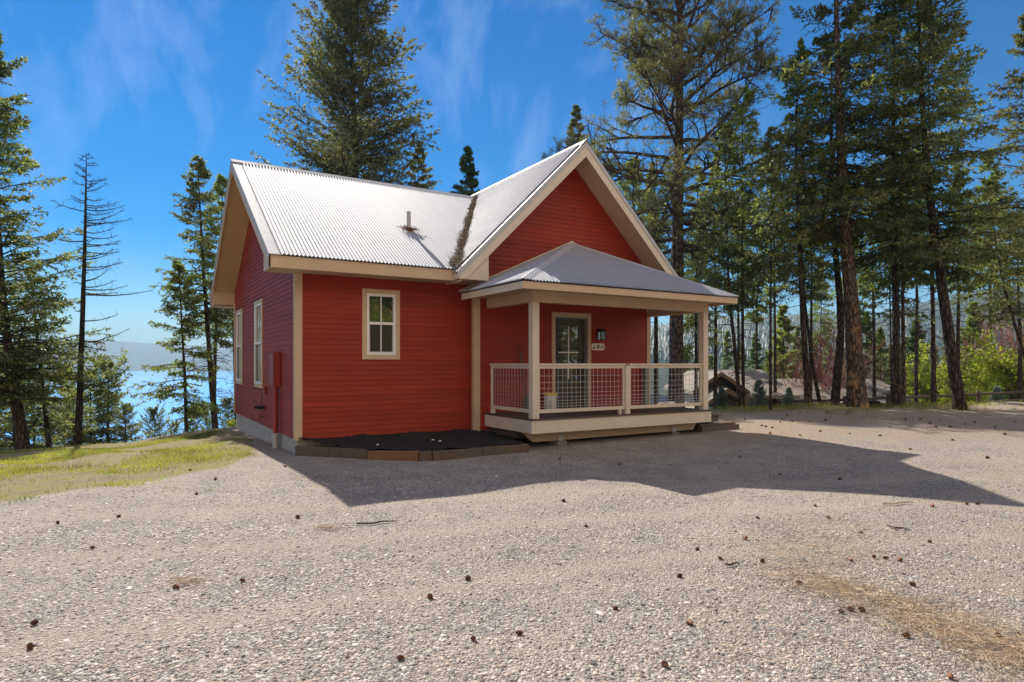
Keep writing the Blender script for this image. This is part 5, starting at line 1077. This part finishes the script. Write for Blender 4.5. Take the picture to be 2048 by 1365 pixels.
# px, top y, F, mesh, width factor, label
BG = [(1262, 318, 32, 5, 1.0, 'yellow green pine rising beyond the right slope of the front gable'), (1300, 380, 38, 4, 1.0, 'green fir between the front gable and the big pine trunk'),
      (1430, 316, 34, 4, .8, 'pointed green fir right of the big pine above the porch roof'), (1475, 380, 44, 5, .9, 'olive pine crown directly above the right end of the porch roof'),
      (1515, 430, 48, 4, .9, 'dark fir behind the very thin straight trunk'), (1400, 420, 46, 4, .9, 'fir between the big pine and the pointed green fir'),
      (1570, 612, 50, 2, 1.1, 'yellow green pine beyond the roof of the neighbouring house'), (1640, 520, 60, 4, .8, 'dim fir seen between the two slanting trunks'),
      (1735, 625, 52, 1, 1.0, 'blue green fir right behind the largest fir base'), (1762, 655, 60, 3, 1.0, 'small fir left of the black barked trunk in the distance'),
      (1832, 640, 48, 1, 1.1, 'dark fir between the black barked trunk and the straight one'), (1800, 690, 56, 0, .9, 'low fir behind the brown thin trunk'),
      (1900, 650, 50, 3, .9, 'fir seen just right of the leaning trunk'), (1945, 606, 58, 0, 1.2, 'pointed green fir above the spring green bushes'),
      (1700, 440, 40, 4, .8, 'fir crown mixed behind the largest fir at mid height'), (1620, 360, 36, 5, .8, 'golden green pine behind the slanting trunks'),
      (1750, 330, 38, 4, .9, 'fir crown filling between the largest fir and the black barked fir'), (1830, 300, 36, 4, .9, 'green crown behind the straight fir near the fence'),
      (1915, 330, 34, 4, .9, 'dark fir crown right of the leaning fir'), (1985, 300, 38, 4, 1.0, 'open fir near the right edge behind the thin leaning trunk'), (2040, 430, 33, 4, 1.0, 'green fir crown at the right edge below the sunlit olive fir'), (1550, 340, 38, 5, .8, 'golden pine crown behind the very thin straight trunk'),
      (213, 728, 31, 7, 1.0, 'round topped conifer just right of the dead tree below the crest'), (182, 745, 30, 6, 1.0, 'dark low conifer right behind the dead tree'), (150, 790, 27, 7, 1.0, 'dense dark conifer at the foot of the dead tree'), (250, 812, 28, 6, 0.7, 'small conifer at the right end of the low left clump'), (125, 760, 33, 7, 1.0, 'dark conifer between the thin sparse fir and the dead tree'),
      (30, 700, 29, 6, 1.0, 'green fir behind the trunk of the big left fir'), (70, 780, 31, 7, 1.0, 'dark fir low behind the two left trunks'), (-30, 640, 31, 2, 1.2, 'yellowish fir at the extreme left edge'),
      (310, 820, 34, 6, 0.7, 'small round pine against the lake'), (350, 848, 40, 7, 0.55, 'tiny dark conifer right of the round pine by the lake'), (386, 812, 38, 6, 0.55, 'small pointed fir between the two fir trunks by the lake'), (412, 826, 42, 7, 0.5, 'small conifer just left of the slender fir trunk'), (458, 800, 30, 6, 0.7, 'dark fir low at the cabin back corner')]
for i_, (px, yt, F, k_, wf_, lab) in enumerate(BG):
    x, y = W(px, F); z = gz(x, y) - .2; H = ZY(yt, F) - z; g = H / (9. if k_ in (6, 7) else 14.); wdt = wf_ * min(1.0, max(.3, (g + .3) / 1.3)) 
    o = place('conifer', bgm[k_], x, y, z, lab, 'tree', GBG, rz=i_ * 1.7, sc=wdt, scz=g)
# more dim forest further back on the right, one by one
rb = random.Random(5)
for i_ in range(26):
    px = 1370 + i_ * 28 + rb.uniform(-8, 8); F = rb.uniform(75, 150); x, y = W(px, F); z = gz(x, y) - .3; ztop = ZY(rb.uniform(655, 715), F); g = max(.35, (ztop - z) / 14)
    place('conifer', bgm[i_ % 4], x, y, z, 'distant conifer in the valley beyond the neighbouring house', 'tree', 'valley conifers beyond the neighbouring house', rz=i_, sc=g * 1.0, scz=g)

# broadleaf shrubs and twiggy trees
def make_shrub(H, Rm, seed, leaf, bark, stems=9, lv=True, lsz=.06, nlv=10, up=.6, gen=3, kids=5):
    rg = np.random.default_rng(seed); segs, rad, tips = [], [], []
    def grow(p, d, L_, r, g):
        pts = [p]; d = nz_(d)
        for _ in range(4): d = nz_(d + rg.normal(0, .10, 3) + [0, 0, .05 * up]); pts.append(pts[-1] + d * L_ / 4)
        segs.append(pts); rad.append(np.linspace(r, r * .5, 5)); tips.append(pts[-1]); tips.append(pts[2]); tips.append(pts[3])
        if g > 0:
            for _ in range(kids):
                k_ = rg.integers(1, 5); grow(pts[k_], d * .8 + rg.normal(0, .5, 3) * [1, 1, .6] + [0, 0, .25 * up], L_ * rg.uniform(.4, .7), r * .5, g - 1)
    for i_ in range(stems):
        a = rg.uniform(0, 6.28); grow(np.array([math.cos(a) * .12, math.sin(a) * .12, 0]), np.array([math.cos(a) * Rm / H * 1.1, math.sin(a) * Rm / H * 1.1, 1.]) + rg.normal(0, .12, 3), H * rg.uniform(.45, .65), .022 * H / 2.5, gen)
    V_, Q_ = tubes(np.array(segs), np.array(rad).clip(.004, 1), 3); t_ = mesh_np('trunk', V_, [Q_], bark)
    if not lv: return t_, None
    T = np.array(tips); n = len(T) * nlv; b = np.repeat(T, nlv, 0) + rg.normal(0, .09, (n, 3)); d = nz_(rg.normal(0, 1, (n, 3))); ls = lsz * rg.uniform(.6, 1.4, n); Vl, Ql = leaves(b, d, nz_(rg.normal(0, 1, (n, 3))), ls, ls * .35, rg); return t_, mesh_np('crown', Vl, [Ql], leaf)
sp1 = make_shrub(3.6, 2.0, 1, M['leaf_spring'], M['twig_pale'], stems=9, lsz=.10, nlv=5, gen=3, kids=4)
sp2 = make_shrub(3.0, 1.7, 2, M['leaf_spring'], M['twig_pale'], stems=9, lsz=.10, nlv=6, gen=3, kids=4)
rd = make_shrub(5.5, 1.7, 3, None, M['twig_red'], stems=9, lv=False, up=1.2, gen=3, kids=5)
pt = make_shrub(6.5, 2.6, 4, None, M['twig_pale'], stems=10, lv=False, up=.9, gen=3, kids=5)
SH = [(1968, 676, 36, sp1, 'largest spring green bush behind the rail fence near the right edge', 'budding_bush', 1.0, 3.6), (1893, 722, 38, sp2, 'spring green bush right behind the leaning trunk', 'budding_bush', .8, 3.0), (1850, 742, 40, sp2, 'smaller spring green bush left of the leaning trunk', 'budding_bush', .55, 3.0), (2050, 690, 35, sp2, 'spring green bush at the right edge by the fence', 'budding_bush', 1.1, 3.0), (1930, 745, 34, sp1, 'low spring green bush over the fence rails', 'budding_bush', .8, 3.6), (468, 838, 23, sp2, 'small yellow green bush at the cabin back corner', 'budding_bush', .35, 3.0),
      (1655, 650, 44, rd, 'reddish leafless tree between the trunks beyond the long roof', 'bare_tree', 1.0, 5.5), (1632, 700, 42, rd, 'lower reddish leafless tree left of the taller red one', 'bare_tree', .8, 5.5), (1990, 610, 40, rd, 'reddish bare tree above the bushes near the right edge', 'bare_tree', 1.1, 5.5), (2035, 585, 37, pt, 'pale pink bare tree at the right edge', 'bare_tree', 1.0, 6.5), (1688, 690, 48, pt, 'pale bare tree showing left of the largest fir base', 'bare_tree', .8, 6.5)]
for i_, (px, yt, F, ms, lab, nm, wf_, h0) in enumerate(SH):
    x, y = W(px, F); z = gz(x, y) - .1; H = ZY(yt, F) - z; place(nm, ms, x, y, z, lab, 'bush' if 'bush' in nm else 'tree', 'spring green bushes' if 'bush' in nm else 'leafless trees', rz=i_ * 1.3, sc=wf_ * max(.5, min(1.4, H / h0)), scz=H / h0)
# blue spruces
bs = make_fir(1.7, .62, .02, .03, 201, M['spruce_blue'], M['bark_fir'], nb=110, nt=9, nl=7, lsz=.085, droop=.05, e_lo=8, e_hi=50, dead=0, top_taper=1.0, gap=.02, lwk=.16)
for i_, (px, yt, yb, F, lab) in enumerate(((1443, 775, 828, 23.0, 'pale blue spruce sapling nearest the porch, leftmost of three'), (1518, 762, 828, 23.2, 'tallest pale blue spruce sapling, middle of three'), (1577, 777, 826, 23.0, 'pale blue spruce sapling, rightmost of three, beside the curved trunk'))):
    x, y = W(px, F); z = gz(x, y) - .05; H = max(.7, ZY(yt, F) - z); place('spruce_sapling', bs, x, y, z, lab, 'tree', 'blue spruce saplings', rz=i_ * 2, sc=H / 1.7)
x, y = W(1995, 29.5); place('spruce_sapling', bs, x, y, gz(x, y), 'green spruce sapling just behind the rail fence at the right', 'tree', 'spruce saplings', sc=.9)

# ------------------------------------------------------------------ rail fence
fn = thing('rail_fence', 'dark split rail fence running behind the right hand trees', 'fence', (0, 0, 0))
fp = [(1585, 800, 27), (1690, 797, 26.5), (1776, 793, 26.8), (1865, 790, 27.2), (1957, 786, 27.4), (2048, 781, 27.6), (2150, 776, 27.8)]
prev = None
for px, yt, F in fp:
    x, y = W(px, F); zt = ZY(yt, F); b = MB(); b.tube([(x, y, gz(x, y) - .3), (x, y, zt + .07), (x, y, zt + .09)], [.085, .08, .05], 8); b.build('fence_post', M['fence'], fn, 0, True)
    if prev:
        for dz in (-.06, -.42):
            b = MB(); m_ = [(prev[k_] + (x, y, zt)[k_]) / 2 for k_ in range(3)]; b.tube([(prev[0], prev[1], prev[2] + dz), (m_[0], m_[1], m_[2] + dz - .02), (x, y, zt + dz)], [.065, .055, .065], 7); b.build('fence_rail', M['fence'], fn, 0, True)
    prev = (x, y, zt)
# stump by the largest fir
x, y = W(1744, 20.6); b = MB(); b.lathe((x, y, gz(x, y) - .1), [(.30, 0), (.25, .15), (.24, .27), (.2, .28)], 14); tag(b.build('tree_stump', M['bark_dead'], None, 0, True), 'low dark stump at the foot of the largest fir', 'stump')

# ------------------------------------------------------------------ neighbouring house
def m_shingle():
    m, t, p, o = newmat('shingles'); l = t.links.new; tc = N(t, 'ShaderNodeTexCoord'); mp = N(t, 'ShaderNodeMapping'); mp.inputs['Scale'].default_value = (1, 1, 1); l(tc.outputs['Object'], mp.inputs[0])
    b = N(t, 'ShaderNodeTexBrick', ins={'Scale': 3., 'Color1': (.20, .165, .135, 1), 'Color2': (.27, .225, .19, 1), 'Mortar': (.13, .11, .09, 1), 'Mortar Size': .03, 'Brick Width': .9, 'Row Height': .45}); l(mp.outputs[0], b.inputs[0])
    n = N(t, 'ShaderNodeTexNoise', ins={'Scale': 9., 'Detail': 5.}); l(tc.outputs['Object'], n.inputs[0]); r = ramp(t, [(.3, .75), (.7, 1.2)]); l(n.outputs[0], r.inputs[0]); k = N(t, 'ShaderNodeMixRGB', blend_type='MULTIPLY', ins={0: 1}); l(b.outputs[0], k.inputs[1]); l(r.outputs[0], k.inputs[2]); l(k.outputs[0], p.inputs['Base Color']); p.inputs['Roughness'].default_value = .9; return m
M['shingle'] = m_shingle()
hx, hy = W(1600, 40); nb_ = thing('neighbour_house', 'low brown shingled house below the crest behind the trees', 'house', (hx, hy, 0), R(-YAW))
# local frame: x to the right, y away, origin at column 1600, distance 40
def lx(px, F): return (px - CX) / FPX * F - (1600 - CX) / FPX * 40
rzg = ZY(758, 44); ez = ZY(806, 38.5)
b = MB(); x0, x1 = lx(1478, 42), lx(1785, 42)
b.prism([(x0, -1.5, ez), (x0, 4, rzg), (x0, 9.5, ez), (x0, 9.5, ez - .2), (x0, 4, rzg - .22), (x0, -1.5, ez - .2)], (x1 - x0, 0, 0)); b.build('roof', M['shingle'], nb_)
b = MB(); b.box(x0 + .3, -.8, -7, x1 - .4, 8.8, ez + .05); b.prism([(x0 + .3, -.8, ez), (x0 + .3, 8.8, ez), (x0 + .3, 4, rzg - .5)], (x1 - x0 - .7, 0, 0)); b.build('wall', M['nb_pale'], nb_)
rz2 = ZY(740, 43); a0, a1 = lx(1416, 43), lx(1525, 43)
b = MB(); e2 = ZY(790, 38)
b.prism([(a0, -2.6, e2), (a0, 3.2, rz2), (a0, 9, e2), (a0, 9, e2 - .2), (a0, 3.2, rz2 - .2), (a0, -2.6, e2 - .2)], (a1 - a0, 0, 0)); b.build('roof', M['shingle'], nb_)
# front-facing gables
def gable(pxa, pxp, pxb, yp, ye, F, depth, wallmat, gl_):
    xa, xp, xb = lx(pxa, F), lx(pxp, F), lx(pxb, F); zp, ze = ZY(yp, F), ZY(ye, F); y_ = F - 40
    b = MB(); b.prism([(xa, y_, ze), (xp, y_, zp), (xb, y_, ze), (xb, y_, ze - .22), (xp, y_, zp - .22), (xa, y_, ze - .22)], (0, depth, 0)); b.build('roof', M['shingle'], nb_)
    b = MB(); b.prism([(xa, y_ - .05, ze - .24), (xa, y_ - .05, ze - .02), (xp, y_ - .05, zp - .02), (xp, y_ - .05, zp - .24)], (0, .048, 0)); b.prism([(xb, y_ - .05, ze - .24), (xb, y_ - .05, ze - .02), (xp, y_ - .05, zp - .02), (xp, y_ - .05, zp - .24)], (0, .047, 0)); b.build('barge_board', M['nb_trim'], nb_)
    b = MB(); b.prism([(xa + .35, y_ + .5, ze - .35), (xb - .35, y_ + .5, ze - .35), (xp, y_ + .5, zp - .35)], (0, depth - .6, 0)); b.build('gable_wall', M[wallmat], nb_)
    b = MB(); b.box(xa + .4, y_ + .55, -7, xb - .4, y_ + depth - .2, ze - .3); b.build('wall', M[gl_], nb_)
gable(1385, 1443, 1500, 744, 782, 37, 7, 'nb_wall', 'nb_pale')
gable(1416, 1456, 1500, 777, 803, 35, 3, 'nb_wall', 'nb_pale')
b = MB(); xv = lx(1567, 41); b.tube([(xv, 1.2, ZY(790, 41)), (xv, 1.2, ZY(776, 41))], .07, 8); b.build('vent_pipe', M['black'], nb_)
wn = MB(); xw = lx(1435, 35); wn.box(xw, -4.60, -3.2, xw + .9, -4.50, -1.9); w_ = wn.build('window', M['nb_trim'], nb_); wn = MB(); wn.box(xw + .08, -4.63, -3.1, xw + .82, -4.605, -2.0); wn.build('pane', M['glass'], w_)

# ------------------------------------------------------------------ bank behind the camera (seen only mirrored in the panes)
rb = random.Random(2)
for i_ in range(16):
    x = rb.uniform(-6, 42); y = -rb.uniform(17, 34); z = gz(x, y)
    if 15 < x < 34: continue
    place('conifer', bgm[i_ % 4], x, y, z - .2, 'conifer on the bank behind the viewer, mirrored in the windows', 'tree', 'conifers on the bank', rz=i_, sc=rb.uniform(.6, .9))
for i_, (x, y, w_) in enumerate(((9.0, -15.5, .9), (10.8, -16, 1.0), (12.2, -15.2, .9), (13.6, -16.5, 1.1), (15.0, -15.6, 1.0), (16.6, -17, 1.0), (14.2, -19.5, 1.2))):
    place('budding_bush', sp1 if i_ % 2 else sp2, x, y, gz(x, y) - .1, 'green bush', 'bush', 'bushes on the bank', rz=i_ * 1.9, sc=w_)
for i_, (x, y, w_) in enumerate(((15.0, -24, .75), (17.0, -27, .8), (19.0, -25, .7), (12.5, -26, .75), (20.6, -31, .8))):
    place('conifer', bgm[i_ % 4], x, y, gz(x, y) - .2, 'conifer', 'tree', 'conifers on the bank', rz=i_, sc=w_)
for i_ in range(6):
    x = rb.uniform(36, 46); y = -rb.uniform(13.5, 19); z = gz(x, y)
    place('budding_bush', sp1 if i_ % 2 else sp2, x, y, z - .1, 'green bush on the bank behind the viewer', 'bush', 'bushes on the bank', rz=i_, sc=rb.uniform(.6, .95))

# ------------------------------------------------------------------ air
hz = MB(); hz.box(-7500, -2400, -55, 7500, 7600, 255)
hm = bpy.data.materials.new('haze'); hm.use_nodes = True; t = hm.node_tree; t.nodes.clear(); o = N(t, 'ShaderNodeOutputMaterial'); pv = N(t, 'ShaderNodeVolumePrincipled'); t.links.new(pv.outputs[0], o.inputs['Volume'])
pv.inputs['Color'].default_value = (.50, .76, 1.0, 1); pv.inputs['Density'].default_value = 2.3e-4; pv.inputs['Anisotropy'].default_value = .0
tag(hz.build('haze', hm), kind='stuff')
scene.cycles.volume_bounces = 0

# ------------------------------------------------------------------ labels that single out look-alikes
ORD = 'first second third fourth fifth sixth seventh eighth ninth tenth eleventh twelfth thirteenth fourteenth fifteenth sixteenth seventeenth eighteenth nineteenth twentieth'.split()
ORD += ['twenty-' + w for w in ORD[:9]] + ['thirtieth'] + ['thirty-' + w for w in ORD[:9]]
def pxof(o):
    p = o.location; F = p.x * SN + p.y * CS; return CX + FPX * (p.x * CS - p.y * SN) / F, HY - FPX * (p.z - CH) / F
def relabel(group, text, key):
    os_ = sorted([o for o in C.objects if o.get('group') == group and o.parent is None], key=key)
    for i_, o in enumerate(os_): o['label'] = text % ORD[i_]
relabel('cones on the left gravel', 'brown pine cone on the left gravel, %s nearest the viewer there', lambda o: -pxof(o)[1])
relabel('cones on the middle gravel', 'brown pine cone on the middle foreground gravel, %s nearest the viewer there', lambda o: -pxof(o)[1])
relabel('cones on the right gravel', 'brown pine cone among dry needles on the right gravel, %s nearest the viewer', lambda o: -pxof(o)[1])
relabel('cones by the shadow', 'dark pine cone in or beside the cabin shadow, %s from the left', lambda o: pxof(o)[0])
relabel('cones on the dirt', 'dark pine cone on the dirt past the porch steps, %s from the left', lambda o: pxof(o)[0])
relabel('row of three pine cones', '%s from the left of three brown pine cones lying in a row', lambda o: pxof(o)[0])
relabel('valley conifers beyond the neighbouring house', 'distant valley conifer beyond the neighbouring house, %s from the left', lambda o: pxof(o)[0])
relabel('conifers on the bank', 'conifer on the bank mirrored in the windows, %s from the west', lambda o: o.location.x)
relabel('bushes on the bank', 'green bush on the bank mirrored in the windows, %s from the west', lambda o: o.location.x)
relabel('white pebbles on the mulch', 'small white pebble on the mulch bed, %s from the left', lambda o: pxof(o)[0])
